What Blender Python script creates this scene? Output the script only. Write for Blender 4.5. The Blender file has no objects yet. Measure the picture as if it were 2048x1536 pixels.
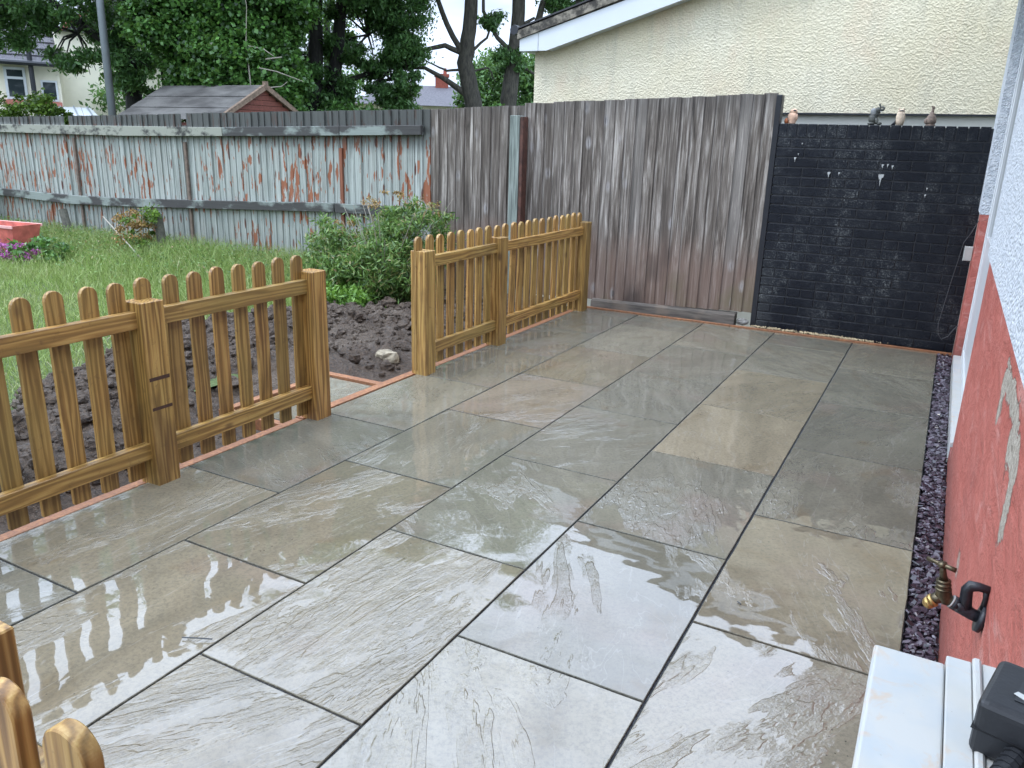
import bpy, bmesh, math, random
import numpy as np
from mathutils import Vector, Matrix, noise as mn
R = math.radians
random.seed(7); rng = np.random.default_rng(7)
sc = bpy.context.scene
C = sc.collection

# ------------------------------------------------------------------ camera
YAW, PIT, ROL, FPX = 0.48745288, 0.29501814, 0.02993436, 1596.15
cam_d = bpy.data.cameras.new('camera'); cam = bpy.data.objects.new('camera', cam_d); C.objects.link(cam)
fw = Vector((-math.sin(YAW) * math.cos(PIT), math.cos(YAW) * math.cos(PIT), -math.sin(PIT)))
rt = Vector((math.cos(YAW), math.sin(YAW), 0)); up = rt.cross(fw)
rt, up = rt * math.cos(ROL) + up * math.sin(ROL), up * math.cos(ROL) - rt * math.sin(ROL)
m = Matrix((rt, up, -fw)).transposed().to_4x4(); m.translation = Vector((-0.0849, -1.8295, 1.47))
cam.matrix_world = m
cam_d.sensor_width = 36; cam_d.sensor_fit = 'HORIZONTAL'; cam_d.lens = 36 * FPX / 2048
cam_d.clip_start = 0.05; cam_d.clip_end = 600
sc.camera = cam

# ------------------------------------------------------------------ sky, sun, exposure
SUN_EL, SUN_AZ = R(50), R(238)      # direction the light comes from (azimuth clockwise from +y)
world = bpy.data.worlds.new('World'); sc.world = world; world.use_nodes = True
nt = world.node_tree; N = nt.nodes; L = nt.links; N.clear()
out = N.new('ShaderNodeOutputWorld'); bg = N.new('ShaderNodeBackground'); bg.inputs['Strength'].default_value = 0.1
sky = N.new('ShaderNodeTexSky'); sky.sky_type = 'NISHITA'; sky.sun_disc = False
sky.sun_elevation = SUN_EL; sky.sun_rotation = SUN_AZ
tc = N.new('ShaderNodeTexCoord'); sx = N.new('ShaderNodeSeparateXYZ'); L.new(tc.outputs['Generated'], sx.inputs[0])
mr = N.new('ShaderNodeMapRange'); L.new(sx.outputs['Z'], mr.inputs['Value'])
for k, v in (('From Min', 0.0), ('From Max', 1.0), ('To Min', 16.5), ('To Max', 74.0)): mr.inputs[k].default_value = v
nz = N.new('ShaderNodeTexNoise'); nz.inputs['Scale'].default_value = 2.2; nz.inputs['Detail'].default_value = 7; nz.inputs['Roughness'].default_value = .55
mp = N.new('ShaderNodeMapping'); mp.inputs['Scale'].default_value = (1, 1, 2.5); L.new(tc.outputs['Generated'], mp.inputs[0]); L.new(mp.outputs[0], nz.inputs['Vector'])
cr = N.new('ShaderNodeMapRange'); L.new(nz.outputs['Fac'], cr.inputs['Value'])
for k, v in (('From Min', .35), ('From Max', .65), ('To Min', .72), ('To Max', 1.12)): cr.inputs[k].default_value = v
mu = N.new('ShaderNodeMath'); mu.operation = 'MULTIPLY'; L.new(mr.outputs[0], mu.inputs[0]); L.new(cr.outputs[0], mu.inputs[1])
cc = N.new('ShaderNodeVectorMath'); cc.operation = 'SCALE'; cc.inputs[0].default_value = (.80, .935, 1.16); L.new(mu.outputs[0], cc.inputs['Scale'])
gap = N.new('ShaderNodeMapRange'); L.new(nz.outputs['Fac'], gap.inputs['Value'])
for k, v in (('From Min', .32), ('From Max', .5), ('To Min', .55), ('To Max', .96)): gap.inputs[k].default_value = v
mx = N.new('ShaderNodeMix'); mx.data_type = 'RGBA'; L.new(gap.outputs[0], mx.inputs['Factor']); L.new(sky.outputs[0], mx.inputs[6]); L.new(cc.outputs[0], mx.inputs[7])
L.new(mx.outputs[2], bg.inputs['Color']); L.new(bg.outputs[0], out.inputs['Surface'])
sd = bpy.data.lights.new('sun', 'SUN'); sd.energy = 1.5; sd.angle = R(10); sd.color = (1, .965, .91)
sun = bpy.data.objects.new('sun', sd); C.objects.link(sun)
sdir = Vector((math.sin(SUN_AZ) * math.cos(SUN_EL), math.cos(SUN_AZ) * math.cos(SUN_EL), math.sin(SUN_EL)))
sun.rotation_euler = sdir.to_track_quat('Z', 'Y').to_euler(); sun.location = (0, 0, 20)
sc.view_settings.view_transform = 'Standard'; sc.view_settings.look = 'None'
sc.view_settings.exposure = -0.4; sc.view_settings.gamma = 1; sc.view_settings.use_curve_mapping = False
sc.render.engine = 'CYCLES'

# ------------------------------------------------------------------ mesh helpers
class MB:
    def __init__(s): s.v = []; s.f = []
    def add(s, vs, fs):
        o = len(s.v); s.v += [tuple(p) for p in vs]; s.f += [tuple(i + o for i in f) for f in fs]; return s
    def box(s, x0, x1, y0, y1, z0, z1):
        return s.add([(x0, y0, z0), (x1, y0, z0), (x1, y1, z0), (x0, y1, z0), (x0, y0, z1), (x1, y0, z1), (x1, y1, z1), (x0, y1, z1)],
                     [(3, 2, 1, 0), (4, 5, 6, 7), (0, 1, 5, 4), (1, 2, 6, 5), (2, 3, 7, 6), (3, 0, 4, 7)])
    def prism(s, pts, a, b, ax='y'):      # outline pts (2D) swept from a to b along ax
        n = len(pts)
        f = {'y': lambda p, t: (p[0], t, p[1]), 'x': lambda p, t: (t, p[0], p[1]), 'z': lambda p, t: (p[0], p[1], t)}[ax]
        s.add([f(p, a) for p in pts] + [f(p, b) for p in pts],
              [tuple(range(n)), tuple(range(2 * n - 1, n - 1, -1))] + [(i, (i + n), (i + 1) % n + n, (i + 1) % n) for i in range(n)]); return s
    def tube(s, pts, rad, n=8, caps=True):
        pts = [Vector(p) for p in pts]
        if not hasattr(rad, '__len__'): rad = [rad] * len(pts)
        o = len(s.v); ref = Vector((0, 0, 1)); prev = None
        for i, p in enumerate(pts):
            d = (pts[min(i + 1, len(pts) - 1)] - pts[max(i - 1, 0)]).normalized()
            if prev is None:
                a = d.cross(ref if abs(d.z) < .9 else Vector((1, 0, 0))).normalized()
            else:
                a = (prev - d * prev.dot(d)).normalized()
            prev = a; b = d.cross(a)
            for k in range(n):
                t = 2 * math.pi * k / n; q = p + (a * math.cos(t) + b * math.sin(t)) * rad[i]; s.v.append(tuple(q))
        for i in range(len(pts) - 1):
            for k in range(n):
                s.f.append((o + i * n + k, o + i * n + (k + 1) % n, o + (i + 1) * n + (k + 1) % n, o + (i + 1) * n + k))
        if caps:
            s.f.append(tuple(o + k for k in range(n - 1, -1, -1))); s.f.append(tuple(o + (len(pts) - 1) * n + k for k in range(n)))
        return s
    def lathe(s, prof, n=16, c=(0, 0, 0)):    # profile (r, z)
        o = len(s.v)
        for r, z in prof:
            for k in range(n):
                t = 2 * math.pi * k / n; s.v.append((c[0] + r * math.cos(t), c[1] + r * math.sin(t), c[2] + z))
        for i in range(len(prof) - 1):
            for k in range(n): s.f.append((o + i * n + k, o + i * n + (k + 1) % n, o + (i + 1) * n + (k + 1) % n, o + (i + 1) * n + k))
        s.f.append(tuple(o + k for k in range(n - 1, -1, -1))); s.f.append(tuple(o + (len(prof) - 1) * n + k for k in range(n)))
        return s
    def ball(s, c, r, n=10, mmm=6):
        if not hasattr(r, '__len__'): r = (r, r, r)
        o = len(s.v); s.v.append((c[0], c[1], c[2] - r[2]))
        for i in range(1, mmm):
            ph = math.pi * i / mmm - math.pi / 2
            for k in range(n):
                t = 2 * math.pi * k / n; s.v.append((c[0] + r[0] * math.cos(ph) * math.cos(t), c[1] + r[1] * math.cos(ph) * math.sin(t), c[2] + r[2] * math.sin(ph)))
        s.v.append((c[0], c[1], c[2] + r[2])); last = len(s.v) - 1
        for k in range(n):
            s.f.append((o, o + 1 + (k + 1) % n, o + 1 + k)); b = o + 1 + (mmm - 2) * n; s.f.append((last, b + k, b + (k + 1) % n))
        for i in range(mmm - 2):
            for k in range(n):
                a = o + 1 + i * n; s.f.append((a + k, a + (k + 1) % n, a + n + (k + 1) % n, a + n + k))
        return s
    def mesh(s, name, mat, smooth=False, bevel=0, seg=1):
        me = bpy.data.meshes.new(name); me.from_pydata(s.v, [], s.f); me.update()
        if bevel:
            bm = bmesh.new(); bm.from_mesh(me)
            es = [e for e in bm.edges if len(e.link_faces) == 2 and e.calc_face_angle(0) > R(40)]
            bmesh.ops.bevel(bm, geom=es, offset=bevel, segments=seg, affect='EDGES', profile=.6); bm.to_mesh(me); bm.free()
        if smooth: me.polygons.foreach_set('use_smooth', [True] * len(me.polygons))
        if mat: me.materials.append(mat)
        return me
    def build(s, name, mat, parent=None, loc=(0, 0, 0), **k):
        return place(s.mesh(name, mat, **k), name, parent, loc)
def place(me, name, parent=None, loc=(0, 0, 0), rot=(0, 0, 0), color=None):
    o = bpy.data.objects.new(name, me); C.objects.link(o); o.parent = parent; o.location = loc; o.rotation_euler = rot
    if color: o.color = (*color, 1)
    return o
def tag(o, label=None, cat=None, group=None, kind=None):
    if label: o['label'] = label
    if cat: o['category'] = cat
    if group: o['group'] = group
    if kind: o['kind'] = kind
    return o
def thing(name, label, cat, loc=(0, 0, 0), group=None, kind=None):
    o = bpy.data.objects.new(name, None); C.objects.link(o); o.location = loc; o.empty_display_size = .1
    return tag(o, label, cat, group, kind)

# ------------------------------------------------------------------ material helpers
class NM:
    def __init__(s, name):
        s.m = bpy.data.materials.new(name); s.m.use_nodes = True; s.t = s.m.node_tree; s.t.nodes.clear()
        s.o = s.t.nodes.new('ShaderNodeOutputMaterial'); s.b = s.n('ShaderNodeBsdfPrincipled'); s.l(s.b.outputs[0], s.o.inputs[0])
    def n(s, t, **kw):
        x = s.t.nodes.new(t)
        for k, v in kw.items(): setattr(x, k, v)
        return x
    def l(s, a, b): s.t.links.new(a, b)
    def val(s, sock, v):
        if isinstance(v, bpy.types.NodeSocket): s.l(v, sock)
        else: sock.default_value = v
    def coord(s, kind='Object', scale=(1, 1, 1), rnd=True, rot=None, pos=False):
        if pos: v = s.n('ShaderNodeNewGeometry').outputs['Position']
        else: v = s.n('ShaderNodeTexCoord').outputs[kind]
        if rnd:
            oi = s.n('ShaderNodeObjectInfo'); c = s.n('ShaderNodeMath', operation='MULTIPLY'); s.l(oi.outputs['Random'], c.inputs[0]); c.inputs[1].default_value = 61.7
            a = s.n('ShaderNodeVectorMath', operation='ADD'); s.l(v, a.inputs[0]); s.l(c.outputs[0], a.inputs[1]); v = a.outputs[0]
        mp = s.n('ShaderNodeMapping'); mp.inputs['Scale'].default_value = scale
        if rot: mp.inputs['Rotation'].default_value = rot
        s.l(v, mp.inputs[0]); return mp.outputs[0]
    def noise(s, vec, scale=5, detail=4, rough=.5, dist=0):
        x = s.n('ShaderNodeTexNoise'); s.val(x.inputs['Vector'], vec); x.inputs['Scale'].default_value = scale; x.inputs['Detail'].default_value = detail
        x.inputs['Roughness'].default_value = rough; x.inputs['Distortion'].default_value = dist; return x.outputs['Fac']
    def vor(s, vec, scale=5, feature='F1', rand=1):
        x = s.n('ShaderNodeTexVoronoi', feature=feature); s.val(x.inputs['Vector'], vec); x.inputs['Scale'].default_value = scale; x.inputs['Randomness'].default_value = rand; return x
    def rng(s, v, a, b, c=0, d=1, smooth=False):
        x = s.n('ShaderNodeMapRange'); 
        if smooth: x.interpolation_type = 'SMOOTHSTEP'
        s.l(v, x.inputs['Value'])
        for k, q in zip(('From Min', 'From Max', 'To Min', 'To Max'), (a, b, c, d)): x.inputs[k].default_value = q
        return x.outputs[0]
    def math(s, op, a, b=None):
        x = s.n('ShaderNodeMath', operation=op); s.val(x.inputs[0], a)
        if b is not None: s.val(x.inputs[1], b)
        return x.outputs[0]
    def mix(s, f, a, b, mode='MIX'):
        x = s.n('ShaderNodeMix', data_type='RGBA', blend_type=mode); s.val(x.inputs[0], f)
        for k, q in ((6, a), (7, b)):
            if isinstance(q, bpy.types.NodeSocket): s.l(q, x.inputs[k])
            else: x.inputs[k].default_value = (*q, 1) if len(q) == 3 else q
        return x.outputs[2]
    def ramp(s, v, stops):
        x = s.n('ShaderNodeValToRGB'); s.l(v, x.inputs[0]); e = x.color_ramp.elements
        while len(e) > 1: e.remove(e[-1])
        e[0].position = stops[0][0]; e[0].color = (*stops[0][1], 1)
        for p, c in stops[1:]: q = e.new(p); q.color = (*c, 1)
        return x.outputs[0]
    def bump(s, h, strength=.5, dist=.01, normal=None):
        x = s.n('ShaderNodeBump'); x.inputs['Strength'].default_value = strength; x.inputs['Distance'].default_value = dist; s.l(h, x.inputs['Height'])
        if normal is not None: s.l(normal, x.inputs['Normal'])
        return x.outputs[0]
    def set(s, col=None, rough=None, normal=None, **kw):
        if col is not None: s.val(s.b.inputs['Base Color'], (*col, 1) if isinstance(col, tuple) and len(col) == 3 else col)
        if rough is not None: s.val(s.b.inputs['Roughness'], rough)
        if normal is not None: s.l(normal, s.b.inputs['Normal'])
        for k, v in kw.items(): s.val(s.b.inputs[k], v)
        return s.m
    def objcol(s): return s.n('ShaderNodeObjectInfo').outputs['Color']
    def rand(s): return s.n('ShaderNodeObjectInfo').outputs['Random']
    def z(s):
        x = s.n('ShaderNodeSeparateXYZ'); s.l(s.n('ShaderNodeNewGeometry').outputs['Position'], x.inputs[0]); return x.outputs

def simple(name, col, rough=.6, var=.15, sc_=8, bump=0, bs=40, **kw):
    k = NM(name); v = k.coord()
    n = k.noise(v, sc_, 5, .6)
    c = k.mix(k.rng(n, .3, .7), tuple(x * (1 - var) for x in col), tuple(min(1, x * (1 + var)) for x in col))
    nm = k.bump(k.noise(v, bs, 4, .6), .5, bump) if bump else None
    return k.set(c, rough, nm, **kw)

# ---- new treated pine (pickets, posts, rails); ax = axis of the grain
def pine(name, ax):
    k = NM(name)
    s = {'z': (1, 1, .07), 'y': (1, .07, 1)}[ax]
    v = k.coord(scale=s)
    wv = k.n('ShaderNodeTexWave', wave_type='RINGS', rings_direction=ax.upper()); k.l(k.coord(scale=s, rot=(R(3), R(2), 0)), wv.inputs['Vector'])
    wv.inputs['Scale'].default_value = 17; wv.inputs['Distortion'].default_value = 12; wv.inputs['Detail'].default_value = 2; wv.inputs['Detail Scale'].default_value = 1.2
    fine = k.noise(k.coord(scale={'z': (1, 1, .03), 'y': (1, .03, 1)}[ax]), 190, 3, .6)
    g = k.math('MULTIPLY', k.rng(wv.outputs['Fac'], 0, 1, .55, 1), k.rng(fine, .3, .7, .72, 1))
    c = k.ramp(g, [(.38, (.12, .050, .014)), (.6, (.30, .150, .042)), (.8, (.47, .27, .085)), (1, (.60, .39, .145))])
    blotch = k.noise(k.coord(scale={'z': (1, 1, .35), 'y': (1, .35, 1)}[ax]), 7, 3, .5)
    c = k.mix(k.rng(blotch, .35, .7), c, k.mix(.4, c, (.20, .16, .035)))          # greenish treatment, uneven
    kv = k.vor(k.coord(scale={'z': (1, 1, .5), 'y': (1, .5, 1)}[ax]), 5.5)
    kn = k.rng(kv.outputs['Distance'], .05, .13, 1, 0, True)
    c = k.mix(k.math('MULTIPLY', kn, .85), c, (.085, .032, .012))
    c = k.mix(k.rng(k.rand(), 0, 1, 0, .45), c, (.20, .13, .042))
    wetp = k.noise(k.coord(scale={'z': (1, 1, .4), 'y': (1, .4, 1)}[ax]), 4.5, 4, .6); c = k.mix(k.rng(wetp, .56, .66, 0, .5), c, (.10, .05, .018))
    c = k.mix(1, c, k.objcol(), 'MULTIPLY')
    dirt = k.noise(k.coord(pos=True, rnd=False), 22, 5, .7)
    c = k.mix(k.rng(dirt, .60, .74, 0, .7), c, (.10, .05, .018))
    h = k.math('ADD', k.math('MULTIPLY', wv.outputs['Fac'], .5), fine)
    return k.set(c, k.rng(blotch, .3, .7, .38, .6), k.bump(h, .35, .0012))
M = {}
M['pine_z'] = pine('pine_upright', 'z'); M['pine_y'] = pine('pine_rail', 'y')
def sawn(name, light, dark):
    k = NM(name); n = k.noise(k.coord(pos=True, rnd=False), 60, 4, .7)
    return k.set(k.mix(k.rng(k.noise(k.coord(pos=True, rnd=False), 11, 5, .7), .35, .65, 0, .6), k.mix(k.rng(n, .3, .7), dark, light), dark), .6, k.bump(n, .4, .001))
M['edging'] = sawn('orange_edging', (.42, .185, .075), (.15, .062, .030))

# ---- weathered grey boards
k = NM('weathered_board'); z = k.z()['Z']
st = k.noise(k.coord(scale=(1, 1, .022)), 78, 6, .78); wide = k.noise(k.coord(scale=(1, 1, .09)), 17, 5, .6, .8)
g = k.math('ADD', k.math('MULTIPLY', st, .6), k.math('MULTIPLY', wide, .5))
c = k.ramp(g, [(.42, (.022, .017, .013)), (.49, (.080, .063, .049)), (.57, (.17, .145, .122)), (.67, (.45, .41, .365))])
c = k.mix(k.rng(k.rand(), 0, .5, .5, 0), c, (.075, .060, .048)); c = k.mix(k.rng(k.rand(), .75, 1, 0, .35), c, (.30, .28, .255))
big = k.noise(k.coord(pos=True, rnd=False), 2.3, 4, .6)
zz = k.math('ADD', z, k.math('MULTIPLY', big, -.55))
red = k.rng(zz, .15, .52, 1, 0, True)
c = k.mix(k.math('MULTIPLY', red, .68), c, k.mix(st, (.08, .048, .034), (.27, .175, .135)))    # earth and brick splash on the lower third
alg = k.rng(k.noise(k.coord(pos=True, rnd=False, scale=(1, 1, .5)), 3.1, 4, .6), .5, .66)
c = k.mix(k.math('MULTIPLY', k.math('MULTIPLY', alg, k.rng(zz, -.1, .35, 1, 0)), .6), c, (.13, .115, .055))
c = k.mix(k.rng(k.noise(k.coord(pos=True, rnd=False, scale=(1, 1, .6)), 1.7, 3, .5), .6, .68, 0, .6), c, (.042, .03, .024))  # damp patches
kv = k.vor(k.coord(scale=(1, 1, .55)), 5.2).outputs['Distance']
c = k.mix(k.rng(kv, .06, .11, .9, 0, True), c, (.025, .018, .015))
c = k.mix(k.math('MULTIPLY', k.rng(kv, .10, .2, 1, 0), k.rng(st, .4, .6)), c, (.34, .32, .31))
c = k.mix(k.math('MULTIPLY', k.rng(z, 1.62, 1.9), .55), c, (.05, .046, .042))       # black mould at the weathered tops
M['old_board'] = k.set(c, .75, k.bump(k.math('SUBTRACT', st, k.rng(kv, .04, .12, .8, 0)), .8, .002))

# ---- flaking pale green painted boards
k = NM('flaking_painted_board'); z = k.z()['Z']
st = k.noise(k.coord(scale=(1, 1, .025)), 105, 5, .8); wd = k.noise(k.coord(scale=(1, 1, .06)), 24, 3, .6)
paint = k.mix(k.rng(wd, .35, .65), (.255, .29, .262), (.45, .48, .445))
paint = k.mix(k.rng(st, .46, .60), paint, (.19, .20, .18))
paint = k.mix(k.rng(st, .545, .63), paint, (.05, .045, .04))
paint = k.mix(k.rng(k.rand(), 0, 1, 0, .4), paint, (.33, .335, .30))
rn = k.noise(k.coord(scale=(1, 1, .46)), 18, 3, .55, .2); rz = k.noise(k.coord(pos=True, rnd=False, scale=(1, 1, .8)), 1.6, 2)
rm = k.rng(k.math('ADD', rn, k.math('MULTIPLY', k.math('SUBTRACT', rz, .5), .35)), .588, .600, 0, 1)
rust = k.mix(k.rng(st, .3, .7), (.17, .05, .022), (.33, .12, .055))
c = k.mix(rm, paint, rust)
kv = k.vor(k.coord(scale=(1, 1, .40)), 11).outputs['Distance']
kc = k.n('ShaderNodeTexNoise'); kn = k.math('MULTIPLY', k.rng(kv, .13, .19, 1, 0, True), k.rng(k.noise(k.coord(scale=(1, 1, 1)), 5.5, 1), .40, .44))
c = k.mix(kn, c, (.10, .03, .018))
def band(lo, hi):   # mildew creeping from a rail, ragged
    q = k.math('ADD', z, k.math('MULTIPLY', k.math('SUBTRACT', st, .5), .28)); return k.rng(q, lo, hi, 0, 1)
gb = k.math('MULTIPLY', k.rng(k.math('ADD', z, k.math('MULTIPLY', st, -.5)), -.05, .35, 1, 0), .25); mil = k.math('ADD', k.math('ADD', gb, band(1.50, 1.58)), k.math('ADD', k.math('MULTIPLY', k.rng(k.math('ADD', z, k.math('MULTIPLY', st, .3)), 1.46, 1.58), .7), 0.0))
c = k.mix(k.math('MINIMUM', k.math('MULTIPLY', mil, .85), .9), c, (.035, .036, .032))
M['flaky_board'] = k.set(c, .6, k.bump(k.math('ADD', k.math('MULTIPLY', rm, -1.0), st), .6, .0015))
# ---- old black/green rails
k = NM('mouldy_rail'); n = k.noise(k.coord(pos=True, rnd=False, scale=(.45, 1, 1)), 5, 5, .6); st = k.noise(k.coord(pos=True, rnd=False, scale=(.05, 1, 1)), 60, 4, .7)
c = k.mix(k.rng(n, .47, .56), k.mix(st, (.018, .017, .016), (.07, .066, .062)), k.mix(st, (.15, .17, .15), (.28, .32, .29)))
M['rail_old'] = k.set(c, .6, k.bump(st, .6, .002))
k = NM('pale_green_rail'); n = k.noise(k.coord(pos=True, rnd=False, scale=(.6, 1, 1)), 6, 5, .65)
M['rail_pale'] = k.set(k.mix(k.rng(n, .50, .60), (.27, .275, .225), (.035, .034, .03)), .65, k.bump(n, .4, .003))
k = NM('green_post'); st = k.noise(k.coord(scale=(1, 1, .04)), 70, 4, .65)
M['post_green'] = k.set(k.mix(k.rng(st, .38, .62), (.10, .12, .105), (.27, .31, .275)), .7, k.bump(st, .6, .0015))
k = NM('brown_batten'); st = k.noise(k.coord(scale=(1, 1, .04)), 70, 4, .65)
M['batten'] = k.set(k.mix(k.rng(st, .35, .65), (.10, .032, .015), (.26, .09, .045)), .7, k.bump(st, .6, .0015))

# ---- glossy black painted brick
k = NM('black_painted_brick'); p = k.coord(pos=True, rnd=False)
n1 = k.noise(p, 90, 5, .75); n2 = k.noise(p, 3.2, 5, .6); n3 = k.noise(p, 14, 4, .7)
c = k.mix(k.rng(n2, .35, .6), (.004, .0055, .010), (.009, .011, .016))
ef = k.math('MULTIPLY', k.rng(k.math('ADD', n1, k.math('MULTIPLY', n3, .5)), .78, 1.0), k.rng(n2, .42, .62))
c = k.mix(k.math('MULTIPLY', ef, .85), c, (.22, .23, .22))
xs = k.z()['X']; wl = k.math('MULTIPLY', k.rng(k.math('ADD', xs, k.math('MULTIPLY', n3, .3)), -1.36, -1.12, 1, 0), k.rng(k.z()['Z'], .1, .75, 1, 0))
c = k.mix(k.math('MULTIPLY', k.math('MULTIPLY', wl, k.rng(n1, .3, .6)), .5), c, (.16, .165, .16))
M['black_brick'] = k.set(c, k.rng(n3, .3, .7, .18, .5), k.bump(k.math('ADD', n1, n3), .7, .004), **{'IOR': 1.33})
M['black_paint'] = simple('black_paint', (.008, .009, .013), .4, .3, 20, .002, 80)
M['white_splash'] = simple('white_splash', (.42, .43, .42), .6)

# ---- cream roughcast
k = NM('cream_roughcast'); p = k.coord(pos=True, rnd=False)
h = k.math('ADD', k.math('MULTIPLY', k.noise(p, 48, 4, .62), .75), k.math('MULTIPLY', k.vor(p, 58).outputs['Distance'], .35)); h2 = k.rng(h, .42, .72, 0, 1, True)
st = k.noise(p, 1.3, 4, .6)
c = k.mix(k.rng(st, .3, .7), (.70, .62, .43), (.76, .70, .53))
c = k.mix(k.rng(k.noise(k.coord(pos=True, rnd=False, scale=(1, 1, .6)), 2.6, 4, .6), .55, .72, 0, .35), c, (.72, .52, .36))
c = k.mix(k.rng(k.noise(k.coord(pos=True, rnd=False, scale=(1, 1, .12)), 7, 4, .6), .52, .70, 0, .4), c, (.50, .47, .36))
M['roughcast'] = k.set(c, .85, k.bump(h2, .75, .010))
M['plinth'] = simple('pale_plinth', (.68, .67, .60), .8, .08, 3)
k = NM('white_pebbledash'); p = k.coord(pos=True, rnd=False)
vv = k.vor(p, 75).outputs['Distance']; h = k.math('ADD', k.rng(vv, 0, .6, 1, 0), k.math('MULTIPLY', k.noise(p, 120, 3, .6), .6))
M['pebbledash'] = k.set(k.mix(k.rng(k.noise(p, 30, 4, .7), .35, .65), (.46, .50, .55), (.68, .71, .75)), .75, k.bump(h, 1, .008))
# ---- red painted masonry
k = NM('red_masonry_paint'); p = k.coord(pos=True, rnd=False)
n1 = k.noise(k.coord(pos=True, rnd=False, scale=(1, .5, 1.2)), 9, 6, .65, .6); n2 = k.noise(p, 60, 4, .7)
c = k.mix(k.rng(n1, .3, .7), (.36, .080, .058), (.49, .150, .118))
sm = k.noise(k.coord(pos=True, rnd=False, scale=(1, .35, 1.6), rot=(R(35), 0, 0)), 8, 5, .6, 1.2)
c = k.mix(k.rng(sm, .56, .68, 0, .4), c, (.62, .36, .32))
pit = k.math('MULTIPLY', k.rng(n2, .64, .70), k.rng(k.noise(p, 6, 3), .45, .55))
c = k.mix(pit, c, (.09, .03, .025))
oo = k.z()
def ell(yc, zc, w, h):
    a = k.math('DIVIDE', k.math('SUBTRACT', oo['Y'], yc), w); b_ = k.math('DIVIDE', k.math('SUBTRACT', oo['Z'], zc), h)
    return k.math('SQRT', k.math('ADD', k.math('MULTIPLY', a, a), k.math('MULTIPLY', b_, b_)))
dm = ell(.24, .95, .20, .035)
for e_ in ((.47, .90, .06, .09), (.0, .90, .12, .07), (-.10, .83, .05, .10), (-.55, .50, .06, .05), (.7, .30, .05, .04)): dm = k.math('MINIMUM', dm, ell(*e_))
fl = k.math('ADD', dm, k.math('MULTIPLY', k.math('SUBTRACT', k.noise(k.coord(pos=True, rnd=False, scale=(1, .6, 1)), 17, 5, .65), .5), 2.6))
fm = k.rng(fl, .88, .95, 1, 0)
c = k.mix(k.rng(fl, .90, 1.06, .8, 0), c, (.06, .03, .025))
c = k.mix(fm, c, k.mix(k.rng(n2, .35, .65), (.24, .20, .16), (.48, .44, .37)))
dirt = k.rng(k.math('ADD', oo['Z'], k.math('MULTIPLY', n1, -.3)), -.1, .16, .65, 0); c = k.mix(dirt, c, (.13, .05, .04))
c = k.mix(k.rng(k.noise(p, 1.6, 4, .6), .5, .7, 0, .45), c, (.30, .08, .065))
M['red_wall'] = k.set(c, .55, k.bump(k.math('ADD', k.math('SUBTRACT', n1, k.math('MULTIPLY', fm, .5)), k.math('MULTIPLY', n2, .3)), 1, .024))
M['upvc'] = simple('white_plastic', (.62, .65, .67), .28, .03, 3)
k = NM('stained_white_plastic'); p = k.coord(pos=True, rnd=False)
c = k.mix(k.rng(k.noise(p, 16, 4, .6), .35, .6), (.40, .43, .445), (.46, .46, .44))
c = k.mix(k.rng(k.noise(p, 7, 4, .6), .45, .65, 0, .5), c, (.44, .42, .36)); c = k.mix(k.rng(k.noise(p, 24, 5, .65, .8), .55, .68, 0, .6), c, (.50, .36, .24)); c = k.mix(k.rng(k.noise(p, 150, 2), .76, .80), c, (.20, .16, .12))
M['sill'] = k.set(c, .32, k.bump(k.noise(p, 60, 3), .1, .001))
M['glass'] = simple('dark_glass', (.03, .04, .045), .04, .1, 2)
M['black_plastic'] = simple('black_plastic', (.014, .015, .018), .42, .2, 30, .0004, 300)
M['black_iron'] = simple('black_painted_iron', (.014, .016, .022), .4, .4, 60, .002, 200)
M['brass'] = simple('tarnished_brass', (.10, .082, .052), .38, .5, 60, .001, 150, Metallic=.8)
M['brass_bright'] = simple('bright_brass', (.45, .31, .12), .42, .4, 80, .001, 200, Metallic=.9)
M['grey_plastic'] = simple('grey_plastic', (.42, .44, .42), .5, .1, 20)
M['cable'] = simple('dark_cable', (.05, .055, .06), .5)

# ---- wet riven sandstone slab
k = NM('wet_riven_sandstone')
tcn = k.n('ShaderNodeTexCoord'); oi = k.n('ShaderNodeObjectInfo')
off = k.n('ShaderNodeMath', operation='MULTIPLY'); k.l(oi.outputs['Random'], off.inputs[0]); off.inputs[1].default_value = 83.0
ad = k.n('ShaderNodeVectorMath', operation='ADD'); vr = k.n('ShaderNodeVectorRotate', rotation_type='Z_AXIS')
k.l(tcn.outputs['Object'], vr.inputs['Vector']); k.l(k.rng(oi.outputs['Random'], 0, 1, -1.1, .75), vr.inputs['Angle'])
k.l(vr.outputs[0], ad.inputs[0]); k.l(off.outputs[0], ad.inputs[1])
def vec(sx_, sy_):
    mp = k.n('ShaderNodeMapping'); mp.inputs['Scale'].default_value = (sx_, sy_, 1); k.l(ad.outputs[0], mp.inputs[0]); return mp.outputs[0]
lay = k.noise(vec(2.4, .7), 1.5, 5, .58, .5)              # bedding layers
t = k.math('MULTIPLY', lay, 18.0); fr = k.math('FRACT', t)
step = k.math('ADD', k.math('FLOOR', t), k.rng(fr, .80, 1.0, 0, 1, True))   # terraces with sharp risers
fine = k.noise(vec(2.6, .6), 11, 5, .66, .4); grit = k.noise(vec(1, 1), 120, 3, .6); mid = k.noise(vec(1.6, 1), 7, 4, .55)
stone_h = k.math('ADD', k.math('MULTIPLY', step, .0017), k.math('ADD', k.math('MULTIPLY', fine, .0050), k.math('ADD', k.math('MULTIPLY', grit, .0009), k.math('MULTIPLY', mid, .0045))))
wp = k.noise(k.coord(pos=True, rnd=False), 1.1, 3, .5)
water = k.rng(wp, .30, .70, .0168, .0250)
wm = k.math('SUBTRACT', water, stone_h)
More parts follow.
